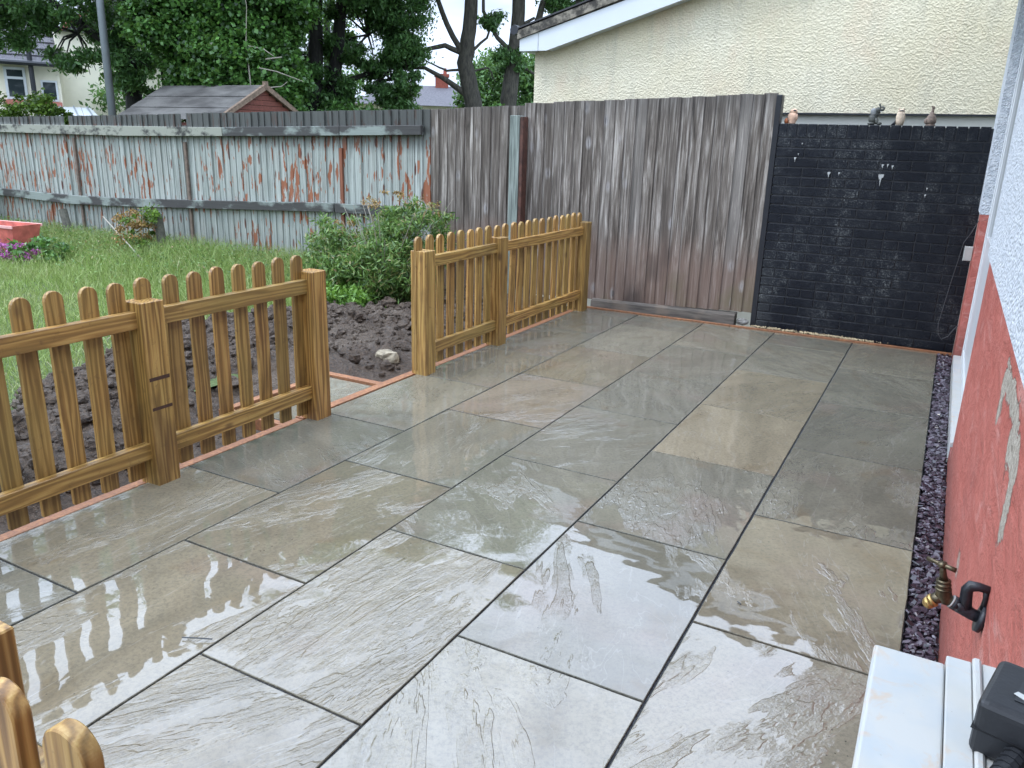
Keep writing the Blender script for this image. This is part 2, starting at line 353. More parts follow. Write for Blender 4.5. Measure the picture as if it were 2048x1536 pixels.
hh = k.n('ShaderNodeMath', operation='SMOOTH_MAX'); k.l(stone_h, hh.inputs[0]); k.l(water, hh.inputs[1]); hh.inputs[2].default_value = .0008
ripple = k.math('MULTIPLY', k.noise(k.coord(pos=True, rnd=False), 9, 2, .5), .0004)
H_ = k.math('SUBTRACT', k.math('ADD', hh.outputs[0], ripple), 0.0)
wet = k.rng(wm, -.0018, .0006, 0, 1, True)
bc = oi.outputs['Color']
cn = k.noise(vec(1.8, .7), 2.6, 6, .62, .6)
c = k.mix(k.rng(cn, .32, .68), k.mix(.5, bc, (.4, .4, .4), 'MULTIPLY'), bc)
c = k.mix(1, c, (1.08, .995, .89), 'MULTIPLY')
bl = k.noise(vec(1.2, .8), 3.3, 5, .6, .8)
c = k.mix(k.rng(bl, .57, .72, 0, .6), c, (.135, .098, .055))
pk = k.noise(vec(1, 1), 1.7, 3, .5)
c = k.mix(k.rng(pk, .58, .72, 0, .4), c, (.21, .15, .125))
c = k.mix(k.rng(k.noise(vec(1, 1), 75, 5, .8), .45, .66, 0, .5), c, (.07, .065, .055))
c = k.mix(k.rng(k.noise(vec(3, .6), 20, 5, .7), .52, .70, 0, .15), c, (.09, .08, .06))
pits = k.math('MULTIPLY', k.rng(k.vor(vec(1, 1), 34).outputs['Distance'], .07, .11, 1, 0), k.rng(k.noise(vec(1, 1), 3, 3), .54, .60))
c = k.mix(k.math('MULTIPLY', pits, .8), c, (.03, .028, .025))
vein = k.rng(k.math('ABSOLUTE', k.math('SUBTRACT', k.noise(vec(2.2, .5), 2.4, 4, .6, .9), .5)), 0, .006, 1, 0)
c = k.mix(k.math('MULTIPLY', vein, .28), c, (.30, .29, .26))
M['slab'] = k.set(c, k.rng(wet, 0, 1, .15, .025), k.bump(H_, 1, 1.0), **{'IOR': 1.85})
M['slab'].node_tree.nodes['Principled BSDF'].inputs['Coat Weight'].default_value = 0.0
k = NM('dark_grout'); n = k.noise(k.coord(pos=True, rnd=False), 220, 3, .7)
M['grout'] = k.set(k.mix(k.rng(n, .45, .7), (.018, .019, .023), (.10, .105, .11)), .8, k.bump(n, 1, .003), **{'IOR': 1.25})
# ---- slate chippings, soil, lawn
k = NM('plum_slate'); a = k.n('ShaderNodeAttribute', attribute_name='rnd').outputs['Fac']
c = k.ramp(a, [(0, (.016, .012, .017)), (.45, (.045, .030, .043)), (.8, (.085, .065, .085)), (1, (.15, .14, .17))])
M['slate'] = k.set(c, k.rng(a, 0, 1, .2, .42), k.bump(k.noise(k.coord(pos=True, rnd=False), 150, 3), .3, .001))
k = NM('dug_soil'); p = k.coord(pos=True, rnd=False); n = k.noise(p, 55, 6, .75); b = k.noise(p, 2.2, 4, .6)
c = k.mix(k.rng(n, .3, .7), (.013, .0075, .0045), (.14, .092, .058)); c = k.mix(k.rng(b, .5, .7, 0, .5), c, (.19, .145, .105))
c = k.mix(k.rng(k.noise(p, 140, 2, .5), .70, .74), c, (.30, .27, .23))
M['soil'] = k.set(c, k.rng(n, .3, .7, .3, .8), k.bump(k.math('ADD', n, k.math('MULTIPLY', k.noise(p, 24, 4, .6), 1.2)), 1, .035))
k = NM('lawn_ground'); p = k.coord(pos=True, rnd=False); n = k.noise(p, 30, 5, .7)
M['lawn'] = k.set(k.mix(k.rng(n, .3, .7), (.035, .05, .015), (.09, .13, .035)), .9, k.bump(n, .6, .02))
k = NM('far_ground'); n = k.noise(k.coord(pos=True, rnd=False), 3, 5, .7)
M['ground'] = k.set(k.mix(n, (.045, .06, .025), (.08, .09, .04)), .95)
def leafmat(name, lo, hi, trans=.3, rough=.45, extra=None):
    k = NM(name); a = k.n('ShaderNodeAttribute', attribute_name='rnd').outputs['Fac']
    st = [(0, lo), (.75, hi), (1, tuple(min(1, x * 1.25) for x in hi))]
    if extra: st = [(0, lo), (.7, hi), (.85, hi), (1, extra)]
    c = k.ramp(a, st)
    if 'grass' in name: c = k.mix(k.rng(k.noise(k.coord(pos=True, rnd=False), 1.4, 4, .6), .42, .62, 0, .6), c, k.mix(.6, c, (.30, .30, .13)))
    k.set(c, rough)
    tr = k.n('ShaderNodeBsdfTranslucent'); k.l(k.mix(.5, c, (.20, .32, .05), 'MIX'), tr.inputs[0])
    ms = k.n('ShaderNodeMixShader'); ms.inputs[0].default_value = trans
    k.l(k.b.outputs[0], ms.inputs[1]); k.l(tr.outputs[0], ms.inputs[2]); k.l(ms.outputs[0], k.o.inputs[0]); return k.m
M['ash'] = leafmat('ash_leaves', (.026, .072, .024), (.12, .25, .08), .4)
M['ash_light'] = leafmat('light_green_leaves', (.03, .08, .025), (.13, .26, .08), .35)
M['ivy'] = leafmat('ivy_leaves', (.018, .055, .016), (.10, .23, .05), .3, .35)
M['hedge'] = leafmat('yellow_green_leaves', (.03, .07, .012), (.14, .24, .03), .3)
M['grass'] = leafmat('grass_blades', (.11, .17, .035), (.32, .42, .13), .35, .5, (.45, .43, .22))
M['weed'] = leafmat('weed_leaves', (.03, .08, .020), (.19, .31, .085), .35, .45, (.34, .22, .12))
M['fern'] = leafmat('fern_leaves', (.06, .14, .02), (.17, .32, .05), .35)
M['pinkflower'] = leafmat('magenta_petals', (.30, .05, .25), (.60, .16, .50), .2)
M['rustweed'] = leafmat('rusty_weed', (.16, .08, .03), (.36, .22, .07), .2)
M['straw'] = leafmat('dry_grass', (.16, .13, .06), (.34, .30, .17), .2)
k = NM('bark'); st = k.noise(k.coord(pos=True, rnd=False, scale=(1, 1, .25)), 22, 6, .7)
M['bark'] = k.set(k.mix(k.rng(st, .35, .65), (.022, .020, .016), (.085, .078, .06)), .85, k.bump(st, .8, .03))
k = NM('dark_bark'); st = k.noise(k.coord(pos=True, rnd=False, scale=(1, 1, .25)), 22, 6, .7)
M['bark_dark'] = k.set(k.mix(k.rng(st, .35, .65), (.010, .010, .009), (.035, .034, .028)), .85, k.bump(st, .8, .03))
M['twig'] = simple('pale_twig', (.30, .27, .22), .8)

# ------------------------------------------------------------------ leaf clouds
def leaves(name, mat, cen, size, parent=None, asp=.5, up_bias=0., seed=1, kind=None, fold=False):
    g = np.random.default_rng(seed); n = len(cen)
    if not hasattr(size, '__len__'): size = np.full(n, size)
    size = size * g.uniform(.65, 1.35, n)
    d = g.normal(size=(n, 3)); d[:, 2] -= up_bias; d /= np.linalg.norm(d, axis=1)[:, None]
    w = g.normal(size=(n, 3)); w[:, 2] *= .35; w -= (w * d).sum(1)[:, None] * d; w /= np.linalg.norm(w, axis=1)[:, None]
    a = d * size[:, None] * .5; b = w * size[:, None] * .5 * asp
    V = np.stack([cen - a, cen + b - a * .1, cen + a, cen - b - a * .1], 1).reshape(-1, 3)
    return quads(name, mat, V, n, 4, parent, g.random(n), kind)
def quads(name, mat, V, n, kk, parent, rnd, kind=None):
    me = bpy.data.meshes.new(name); me.vertices.add(len(V)); me.vertices.foreach_set('co', V.astype(np.float32).ravel())
    me.loops.add(n * kk); me.loops.foreach_set('vertex_index', np.arange(n * kk, dtype=np.int32))
    me.polygons.add(n); me.polygons.foreach_set('loop_start', np.arange(0, n * kk, kk, dtype=np.int32)); me.polygons.foreach_set('loop_total', np.full(n, kk, dtype=np.int32))
    at = me.attributes.new('rnd', 'FLOAT', 'POINT'); at.data.foreach_set('value', np.repeat(rnd, kk).astype(np.float32))
    me.materials.append(mat); me.update(); me.validate()
    o = place(me, name, parent)
    if kind: o['kind'] = kind
    return o
def clumps(blobs, per, seed, inner=.55):
    """blobs: (cx,cy,cz, rx,ry,rz, number of clumps, clump radius)"""
    g = np.random.default_rng(seed); out_ = []
    for cx, cy, cz, rx, ry, rz, nc, cr_ in blobs:
        d = g.normal(size=(nc, 3)); d /= np.linalg.norm(d, axis=1)[:, None]; r = g.uniform(inner, 1, nc)[:, None] ** .7
        cc_ = np.array([cx, cy, cz]) + d * r * np.array([rx, ry, rz])
        for q in cc_:
            s = cr_ * g.uniform(.5, 1.3); k_ = int(per * g.uniform(.5, 1.4))
            p = g.normal(size=(k_, 3)) * s * .5; p[:, 2] *= .7; out_.append(q + p)
    return np.concatenate(out_)

# ================================================================== GROUND
g0 = MB(); g0.add([(-300, -120, -.32), (150, -120, -.32), (150, 400, -.32), (-300, 400, -.32)], [(0, 1, 2, 3)])
tag(g0.build('ground', M['ground']), 'dull green ground reaching away beyond the fences', kind='structure')
def sheet(name, mat, x0, x1, y0, y1, st, zf, kind, label):
    nx = int((x1 - x0) / st) + 1; ny = int((y1 - y0) / st) + 1
    xs = np.linspace(x0, x1, nx); ys = np.linspace(y0, y1, ny)
    V = [(x, y, zf(x, y)) for y in ys for x in xs]
    F = [(j * nx + i, j * nx + i + 1, (j + 1) * nx + i + 1, (j + 1) * nx + i) for j in range(ny - 1) for i in range(nx - 1)]
    b = MB(); b.v = V; b.f = F; return tag(b.build(name, mat, smooth=True), label, kind=kind)
def lawn_z(x, y): return -.07 - .012 * max(0, -x - 6) + .03 * mn.noise(Vector((x * .8, y * .8, 3)))
sheet('lawn', M['lawn'], -16, -4.0, -6, 5.1, .12, lawn_z, 'structure', 'rough lawn rising from the dug bed to the painted fence')
def soil_edge(y): return float(np.interp(y, [-2, .6, 2.0, 2.9, 3.6, 4.2, 5.05], [-4.0, -4.7, -5.6, -5.6, -5.0, -4.75, -4.6])) + .12 * math.sin(y * 5)
def soil_z(x, y):
    e = soil_edge(y); t = min(1, max(0, (x - e) / .35))
    h = mn.fractal(Vector((x * 3.2, y * 3.2, 0)), .8, 2.1, 5) * .055 + abs(mn.noise(Vector((x * 9, y * 9, 5)))) * .09 + abs(mn.noise(Vector((x * 19, y * 19, 2)))) * .045 + mn.noise(Vector((x * 1.1, y * 1.1, 9))) * .05
    f = min(1, max(0, (-3.08 - x) / .45)); pit = max(0, 1 - math.hypot((x + 3.55) / .75, (y - 1.6) / .62)) 
    return -.035 + (h + .03) * t * f - .03 * (1 - f) - (1 - t) * .12 - .16 * min(1, pit * 2)
sheet('soil', M['soil'], -6.3, -3.04, -3.2, 5.05, .028, soil_z, 'structure', 'freshly dug dark soil bed behind the picket fence')
# clods: loose lumps no one could count
g = np.random.default_rng(3); b = MB()
for i in range(5200):
    y = g.uniform(-1.2, 4.6); x = g.uniform(soil_edge(y) - .05, -3.2)
    if abs(x + 3.5) < .55 and abs(y - 1.6) < .55: continue
    r = .004 + .042 * g.random() ** 5; o = len(b.v); b.ball((x, y, soil_z(x, y) + r * .3), (r, r * g.uniform(.6, 1.2), r * .75), 6, 4)
    for q in range(o, len(b.v)):
        v_ = b.v[q]; e = 1 + .5 * mn.noise(Vector(v_) * 60); b.v[q] = tuple(x_ + (v__ - x_) * e for x_, v__ in zip((x, y, soil_z(x, y)), v_))
for i in range(260):
    y = g.uniform(-.8, 4.4); x = g.uniform(soil_edge(y) + .05, -3.25)
    if x > -3.9 and .9 < y < 2.3: continue
    r = g.uniform(.025, .065); o = len(b.v); c0 = (x, y, soil_z(x, y) + r * .25); b.ball(c0, (r, r * g.uniform(.7, 1.1), r * .7), 10, 7)
    for q in range(o, len(b.v)):
        v_ = b.v[q]; e = 1 + .55 * mn.noise(Vector(v_) * 30) + .3 * mn.noise(Vector(v_) * 75); b.v[q] = tuple(x_ + (v__ - x_) * e for x_, v__ in zip(c0, v_))
tag(b.build('soil_clods', M['soil']), 'loose clods of dark soil scattered over the dug bed', kind='stuff')

# ================================================================== PATIO
patio = thing('patio', 'wet grey and buff sandstone slab patio', None, kind='structure')
COLX = [0, -.61, -1.22, -1.823, -2.423, -2.98]
YEND = 4.99
rows = [[4.10, 3.18, 2.27, 1.357, .447, -.46, -1.37, -2.28, -3.2],
        [4.55, 3.63, 2.72, 1.824, .908, -.006, -.92, -1.83, -2.75, -3.2],
        [4.04, 3.166, 2.28, 1.369, .454, -.47, -1.38, -2.3, -3.2],
        [4.50, 3.60, 2.70, 1.81, .91, -.018, -.93, -1.84, -2.75, -3.2],
        [4.03, 3.175, 2.30, 1.388, .475, -.448, -1.36, -2.28, -3.2]]
GR = (.165, .168, .145); TAN = (.285, .245, .17); BLU = (.155, .16, .142); PNK = (.265, .225, .19); BRN = (.20, .175, .125); LT = (.23, .225, .185); DK = (.12, .123, .105)
cols = [[LT, GR, BLU, GR, BRN, LT, GR, GR, GR, GR],
        [GR, LT, TAN, (.31, .265, .185), BLU, GR, LT, GR, GR, GR, GR],
        [LT, GR, BLU, GR, GR, BRN, BRN, LT, GR, GR],
        [GR, LT, BRN, PNK, GR, BRN, BRN, GR, GR, GR, GR],
        [GR, BLU, (.145, .14, .118), LT, BLU, BRN, DK, DK, GR, GR]]
k = NM('slab_broken_edge'); n = k.noise(k.coord(pos=True, rnd=False), 90, 4, .7)
M['slab_edge'] = k.set(k.mix(k.rng(n, .35, .65), k.mix(1, k.objcol(), (.45, .43, .40), 'MULTIPLY'), k.objcol()), .75, k.bump(n, 1, .003), **{'IOR': 1.25})
def slab_final(w, l, seed):
    me = slab_mesh(w, l, seed).mesh('slab', M['slab']); me.materials.append(M['slab_edge']); nx, ny = 10, 14
    for p_ in me.polygons:
        j_, i_ = divmod(p_.index, nx)
        if p_.index >= nx * ny or i_ in (0, nx - 1) or j_ in (0, ny - 1): p_.material_index = 1
    return me
def slab_mesh(w, l, seed):
    g = random.Random(seed); nx, ny = 10, 14; b = MB(); V = []
    e0 = [g.uniform(-.002, .002) for _ in range(4 * 20)]
    for j in range(ny + 1):
        for i in range(nx + 1):
            u = i / nx; v = j / ny
            # first and last rows form the rough dropped arris
            uu = 0 if i == 0 else 1 if i == nx else (i - 1) / (nx - 2); vv_ = 0 if j == 0 else 1 if j == ny else (j - 1) / (ny - 2)
            edge = i in (0, nx) or j in (0, ny)
            ins = 0 if edge else .0022
            x = (-w / 2 + ins) + (w - 2 * ins) * uu; y = (-l / 2 + ins) + (l - 2 * ins) * vv_
            x += .0022 * mn.noise(Vector((seed, y * 9, u))); y += .0022 * mn.noise(Vector((x * 9, seed, v)))
            zz_ = -.0018 if edge else .0012 * mn.noise(Vector((x * 5, y * 5, seed)))
            V.append((x, y, zz_))
    b.v = V; n1 = nx + 1
    b.f = [(j * n1 + i, j * n1 + i + 1, (j + 1) * n1 + i + 1, (j + 1) * n1 + i) for j in range(ny) for i in range(nx)]
    ring = [i for i in range(n1)] + [j * n1 + nx for j in range(1, ny + 1)] + [ny * n1 + i for i in range(nx - 1, -1, -1)] + [j * n1 for j in range(ny - 1, 0, -1)]
    o = len(b.v); b.v += [(b.v[i][0], b.v[i][1], -.03) for i in ring]
    b.f += [(ring[q], ring[(q + 1) % len(ring)][0] if False else ring[(q + 1) % len(ring)], o + (q + 1) % len(ring), o + q)[::-1] for q in range(len(ring))]
    return b
sd_ = 0
for ci in range(5):
    xa, xb = COLX[ci + 1], COLX[ci]; top = YEND
    for ri, yb in enumerate(rows[ci]):
        sd_ += 1; jl = .0085 if ci else .010
        gx0 = .010 if ci == 0 else .006; w = (xb - (.002 if ci == 0 else .0035)) - (xa + gx0 * .6); l = (top - .0038) - (yb + .0038)
        me = slab_final(w, l, sd_ * 3.7)
        cl = cols[ci][min(ri, len(cols[ci]) - 1)]; j = random.uniform(.93, 1.08)
        cl = tuple(  .48 * a_ + .52 * b_ for a_, b_ in zip(cl, (.185, .18, .148)))
        place(me, 'slab', patio, ((xa + gx0 * .6 + xb) / 2, (top + yb) / 2, random.uniform(-.0006, .0006)), (random.uniform(-.0012, .0012), random.uniform(-.0012, .0012), 0), tuple(x * j for x in cl))
        top = yb
MB().box(-2.985, .002, -3.2, 4.992, -.06, -.0065).build('grout', M['grout'], patio)
# lower step slab beyond the gap
low = thing('garden_path', 'lower wet slab path stepping down beyond the fence gap', None, kind='structure')
place(slab_final(.44, .78, 91), 'slab', low, (-3.275, 1.65, -.045), (0, 0, 0), LT)
MB().box(-3.50, -3.05, 1.22, 2.05, -.2, -.052).build('grout', M['grout'], low)
# timber edgings
def timber(label, boxes, group='orange timber edgings'):
    t = thing('timber_edging', label, 'edging', group=group)
    for bx in boxes: MB().box(*bx).build('board', M['edging'], t, bevel=.002)
    return t
timber('long orange timber edging under the picket fence beside the slabs', [(-3.035, -2.984, -1.5, 1.24, -.12, -.002), (-3.045, -2.986, 1.243, 2.42, -.12, .004), (-3.035, -2.984, 2.423, 4.94, -.12, -.002)])
timber('thin orange timber edging along the foot of the grey fence and black wall', [(-3.03, -1.6, 4.994, 5.022, -.12, .012), (-1.597, .10, 4.994, 5.022, -.12, .012)])
timber('low orange timber frame around the lower slab path', [(-3.56, -3.05, 2.055, 2.105, -.2, -.03), (-3.555, -3.505, 1.22, 2.05, -.2, -.03), (-3.555, -3.05, 1.17, 1.215, -.2, -.03)])
# sand crumbs at the wall foot
b = MB(); g = np.random.default_rng(5)
for i in range(420):
    x = g.uniform(-1.4, -.45) + .05 * g.normal(); r = g.uniform(.003, .008); b.ball((x, 5.04 + g.uniform(-.012, .04), .012 + g.uniform(0, .008) * (1 if x < -.7 else .4)), r, 5, 3)
tag(b.build('sand_crumbs', simple('pale_sand', (.50, .40, .25), .9)), 'spilt pale sand crumbs along the foot of the black wall', kind='stuff')

for lb, P_ in (('thin dark sprig lying on the wet slab beside a joint', [(-1.92, -.449, .006), (-1.88, -.435, .010), (-1.835, -.41, .007)]), ('tiny dark twig lying on the near right slab', [(-.504, .636, .004), (-.49, .622, .006)])):
    tag(MB().tube(P_, .0022, 5).build('sprig', M['cable']), lb, 'twig')
# slate chippings
def chips(name, label, n, box, zb, size, seed):
    g = np.random.default_rng(seed); x0, x1, y0, y1 = box
    t = np.linspace(0, 2 * np.pi, 7)[:6]; rr = g.uniform(.55, 1.15, (n, 6)); sx_ = size * g.uniform(.45, 1.35, n); asp = g.uniform(.4, .85, n)
    P = np.stack([np.cos(t)[None] * rr * sx_[:, None], np.sin(t)[None] * rr * (sx_ * asp)[:, None], np.zeros((n, 6))], 2)
    P = np.concatenate([P, P * [[[.85, .85, 1]]] + np.array([0, 0, 1])[None, None] * (size * .28)], 1)
    a = g.uniform(0, 2 * np.pi, n); tl = g.normal(0, .38, n); tb = g.normal(0, .38, n)
    def rot(P, a, i, j):
        c_, s_ = np.cos(a)[:, None], np.sin(a)[:, None]; u, v = P[:, :, i].copy(), P[:, :, j].copy(); P[:, :, i] = c_ * u - s_ * v; P[:, :, j] = s_ * u + c_ * v
    rot(P, a, 0, 1); rot(P, tl, 1, 2); rot(P, tb, 0, 2)
    P += np.stack([g.uniform(x0, x1, n), g.uniform(y0, y1, n), zb + g.uniform(0, .03, n)], 1)[:, None]
    b = MB(); V = P.reshape(-1, 3); F = []
    for i in range(n):
        o = i * 12; F.append([o + 6 + q for q in range(6)]); F += [[o + q, o + (q + 1) % 6, o + 6 + (q + 1) % 6, o + 6 + q] for q in range(6)]
    me = bpy.data.meshes.new(name); me.from_pydata(V.tolist(), [], F); at = me.attributes.new('rnd', 'FLOAT', 'POINT')
    at.data.foreach_set('value', np.repeat(g.random(n), 12).astype(np.float32)); me.materials.append(M['slate']); me.update()
    return tag(place(me, name), label, kind='stuff')
MB().box(.0022, .11, -3.2, 5.0, -.08, -.024).build('gravel_bed', M['grout'], patio)
chips('slate_chippings', 'plum slate chippings filling the strip between slabs and red wall', 6000, (.012, .096, -1.2, 4.985), -.030, .0175, 11)

# ================================================================== PICKET FENCES
def picket_mesh(w=.072, t=.020, h=.885, z0=.028):
    pts = [(-w / 2, z0), (w / 2, z0)] + [(w / 2 * math.cos(a), h - w / 2 + w / 2 * math.sin(a)) for a in np.linspace(0, math.pi, 9)]
    return MB().prism(pts, 0, t, 'x').mesh('picket', M['pine_z'], bevel=.0015)
pm = [picket_mesh(h=.885 + d) for d in (0, .003, -.003)]
def tilt(a): return random.uniform(-a, a)
def post(parent, x, y, h=.80, s=.112):
    b = MB(); b.box(-s / 2, s / 2, -s / 2, s / 2, -.05, h); o = b.build('post', M['pine_z'], parent, (x, y, 0), bevel=.0025); o.rotation_euler = (tilt(.004), tilt(.004), tilt(.02)); return o
def railp(parent, y0, y1, z0, z1, x0=-2.968, x1=-2.930):
    MB().box(x0, x1, y0, y1, z0, z1).build('rail', M['pine_y'], parent, (0, 0, 0), bevel=.002)
def run_(name, label, posts, pk, rails):
    t = thing('picket_fence', label, 'picket fence', (-2.95, posts[0], 0), group='new picket fences')
    t.location = (0, 0, 0)
    for y in posts: post(t, -2.956, y)
    for (a, b_) in rails:
        railp(t, a, b_, .690, .762); railp(t, a, b_, .118, .190)
    for i, y in enumerate(pk):
        o = place(pm[i % 3], 'picket', t, (-2.9895, y, 0), (tilt(.006), tilt(.006), tilt(.02)))
    return t
far_pk = [2.318 + .1254 * i for i in range(21)]
near_pk = [1.234 - .1278 * i for i in range(16)]
run_('picket_fence', 'new timber picket fence between the gap and the grey board fence', [2.345, 3.305, 4.86], [y + .0 for y in far_pk], [(2.397, 3.253), (3.357, 4.808)])
run_('picket_fence', 'new timber picket fence at left of the gap with a notched middle post', [1.315, .312, -.70], near_pk, [(.364, 1.263), (-.648, .26)])
DS = simple('dark_saw_stain', (.05, .02, .01), .7, .4, 40)
for zc_, zh in ((.475, .008), (.345, .007)):
    MB().box(-2.9015, -2.8992, .262, .362, zc_ - zh, zc_ + zh).build('saw_cut', DS, [o for o in bpy.data.objects if o.name.startswith('picket_fence')][-1])
for rt_ in [o for o in bpy.data.objects if o.name.startswith('picket_fence')]:
    for q_ in rt_.children:
        j_ = random.uniform(.82, 1.12); w_ = random.uniform(-.05, .05)
        nearrun = q_.name.startswith('saw') or (rt_.name != 'picket_fence')
        bs_ = (.80, .76, .66) if nearrun else (.98, .95, .88)
        if q_.name.startswith('rail'): bs_ = tuple(x_ * 1.12 for x_ in bs_)
        q_.color = (bs_[0] * j_, bs_[1] * j_ * (1 - w_), bs_[2] * j_ * (1 - w_), 1)
# close fence in the corner
t_near = thing('picket_fence', 'close picket fence in the bottom left corner of the patio', 'picket fence', group='new picket fences')
post(t_near, -1.20, -1.355)
def near_picket(x):
    me = MB().prism([(-.036, .028), (.036, .028)] + [(.036 * math.cos(a), .885 - .036 + .036 * math.sin(a)) for a in np.linspace(0, math.pi, 29)], -.011, .011, 'y').mesh('picket', M['pine_z'], bevel=.002)
    place(me, 'picket', t_near, (x, -1.445, 0), (tilt(.01), tilt(.01), 0))
for x in (-.793, -.915, -1.04, -1.165, -1.29, -1.415, -1.54): near_picket(x)
for z0, z1 in ((.69, .762), (.118, .19)):
    MB().box(-1.148, -.80, -1.430, -1.395, z0, z1).build('rail', M['pine_y'], t_near, bevel=.002)
    MB().box(-2.1, -1.252, -1.430, -1.395, z0, z1).build('rail', M['pine_y'], t_near, bevel=.002)

# ================================================================== GREY BOARD FENCE (overlapping feather-edge)
def board_mesh(w, h, mat, name='board', t0=.007, t1=.019):
    b = MB(); b.prism([(-w / 2, 0), (w / 2, 0), (w / 2, -t1), (-w / 2, -t0)][::-1], 0, h, 'z'); return b.mesh(name, mat)
gf = thing('board_fence', 'tall weathered grey featheredge board fence behind the patio', 'fence')
def topz(x): return 1.886 + (x + 1.437) * (1.886 - 1.754) / (4.787 - 1.437) * 1.0
x = -1.500
i = 0
while x > -4.80:
    if x > -3.68: z0 = .118 + (x + 1.41) * .036; dy = 0
    else: z0 = -.05; dy = .03
    h = topz(x) + random.uniform(-.004, .006) + (.012 if x > -3.68 else 0) - z0
    yb_ = 5.135 + dy + random.uniform(-.001, .001)
    place(board_mesh(.112, h, M['old_board']), 'board', gf, (x, yb_, z0), (tilt(.003), tilt(.002), tilt(.012)))
    x -= .0985; i += 1
MB().box(-4.78, -1.45, 5.175, 5.215, .35, .43).build('rail', M['rail_old'], gf)
MB().box(-4.78, -1.45, 5.175, 5.215, 1.45, 1.53).build('rail', M['rail_old'], gf)
o = MB().box(-.05, .05, -.05, .05, 0, 1.75).build('post', M['post_green'], gf, (-3.762, 5.055, -.05), bevel=.003); o['label'] = 'pale green painted post'
o = MB().box(-.034, .0, -.05, .05, 0, 1.74).build('post', M['batten'], gf, (-3.675, 5.062, -.05), bevel=.003); o['label'] = 'red brown post side'; o.data.materials.clear(); o.data.materials.append(simple('dark_red_brown', (.075, .03, .02), .7, .5, 20))
MB().box(-1.452, -1.408, 5.10, 5.20, .0, 1.885).build('end_post', M['black_paint'], gf, bevel=.003)['label'] = 'black painted end post'
# concrete-grey log/gravel board at the foot
k = NM('weathered_log'); st = k.noise(k.coord(pos=True, rnd=False, scale=(.08, 1, 1)), 40, 5, .7)
c = k.mix(k.rng(st, .3, .7), (.03, .024, .02), (.17, .145, .12)); c = k.mix(k.rng(k.noise(k.coord(pos=True, rnd=False), 4, 3), .55, .7, 0, .6), c, (.20, .15, .11))
M['log'] = k.set(c, .8, k.bump(st, .8, .004))
lg = MB(); lg.prism([(5.065 + .0, -.02), (5.075, .10), (5.10, .118), (5.17, .118), (5.17, -.02)], -2.93, -1.585, 'x')
for q, v_ in enumerate(lg.v): lg.v[q] = (v_[0], v_[1], v_[2] - (0.042 if v_[0] < -2 and v_[2] > .05 else 0) - (.02 if v_[0] > -2 and v_[2] > .05 else 0))
tag(lg.build('gravel_board', M['log']), 'old grey timber gravel board lying under the grey fence', 'board')
rk = MB(); rk.ball((0, 0, 0), (.055, .035, .03), 9, 6)
for q, v_ in enumerate(rk.v): e = 1 + .35 * mn.noise(Vector(v_) * 40); rk.v[q] = tuple(a * e for a in v_)
M['stone_grey'] = simple('grey_stone', (.22, .21, .19), .8, .4, 40, .004, 80); M['stone_buff'] = simple('buff_stone', (.26, .22, .155), .8, .5, 25, .02, 45)
tag(rk.build('stone', M['stone_grey'], loc=(-1.52, 5.11, .03)), 'small grey stone in the hole under the grey fence', 'stone')
rk2 = MB(); rk2.ball((0, 0, 0), (.085, .06, .055), 12, 8)
for q, v_ in enumerate(rk2.v): e = 1 + .45 * mn.noise(Vector(v_) * 22 + Vector((3, 1, 2))); rk2.v[q] = tuple(a * e for a in v_)
tag(rk2.build('stone', M['stone_buff'], loc=(-3.36, 2.50, .01)), 'fist sized buff stone on the dug soil by the gap', 'stone')

# ================================================================== PAINTED BOARD FENCE
pf = thing('painted_fence', 'long pale green painted board fence with peeling rusty patches', 'fence')
def ptop(x): return 1.754 + (x + 4.787) * .0215 + (0 if x > -8.4 else (-.006))
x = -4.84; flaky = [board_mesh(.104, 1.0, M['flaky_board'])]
while x > -13.4:
    z0 = -.12 - .012 * max(0, -x - 6); h = ptop(x) + random.uniform(-.003, .003) - z0
    if not (-10.62 < x < -10.54 or -8.42 < x < -8.31):
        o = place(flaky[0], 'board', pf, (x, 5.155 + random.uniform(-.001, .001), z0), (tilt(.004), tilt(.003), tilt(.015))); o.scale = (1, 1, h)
    else:
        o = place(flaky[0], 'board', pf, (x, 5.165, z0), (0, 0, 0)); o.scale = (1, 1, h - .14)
    x -= .0975
RM = [(-13.4, .50, .60), (-12.3, .516, .612), (-10.66, .485, .60), (-9.63, .516, .618), (-7.726, .598, .694), (-6.013, .674, .772)]
def bent_rail(pts, mat, y0=5.075, y1=5.134):
    b = MB(); n = len(pts)
    for x, a, c_ in pts: b.v += [(x, y0, a), (x, y1, a), (x, y1, c_), (x, y0, c_)]
    for i in range(n - 1):
        for q in range(4): b.f.append((i * 4 + q, i * 4 + (q + 1) % 4, i * 4 + 4 + (q + 1) % 4, i * 4 + 4 + q)[::-1])
    b.f += [(0, 1, 2, 3), (n * 4 - 1, n * 4 - 2, n * 4 - 3, n * 4 - 4)]
    return b.build('rail', mat, pf, bevel=.003)
bent_rail(RM, M['rail_old'])
bent_rail([(-5.995, .668, .768), (-4.86, .70, .79)], M['rail_old'], 5.07, 5.13)
bent_rail([(-13.4, 1.378, 1.485), (-12.0, 1.389, 1.497), (-9.4, 1.396, 1.515), (-7.64, 1.432, 1.528)], M['rail_pale'])
bent_rail([(-7.63, 1.432, 1.53), (-5.905, 1.476, 1.574)], M['rail_old'])
bent_rail([(-5.895, 1.478, 1.574), (-4.86, 1.505, 1.598)], M['rail_old'], 5.07, 5.13)
for xb_ in (-5.93, -8.33, -10.45, -12.6):
    MB().box(-.02, .02, -.012, .012, 0, 1.5).build('batten', M['batten'], pf, (xb_, 5.128, -.15))
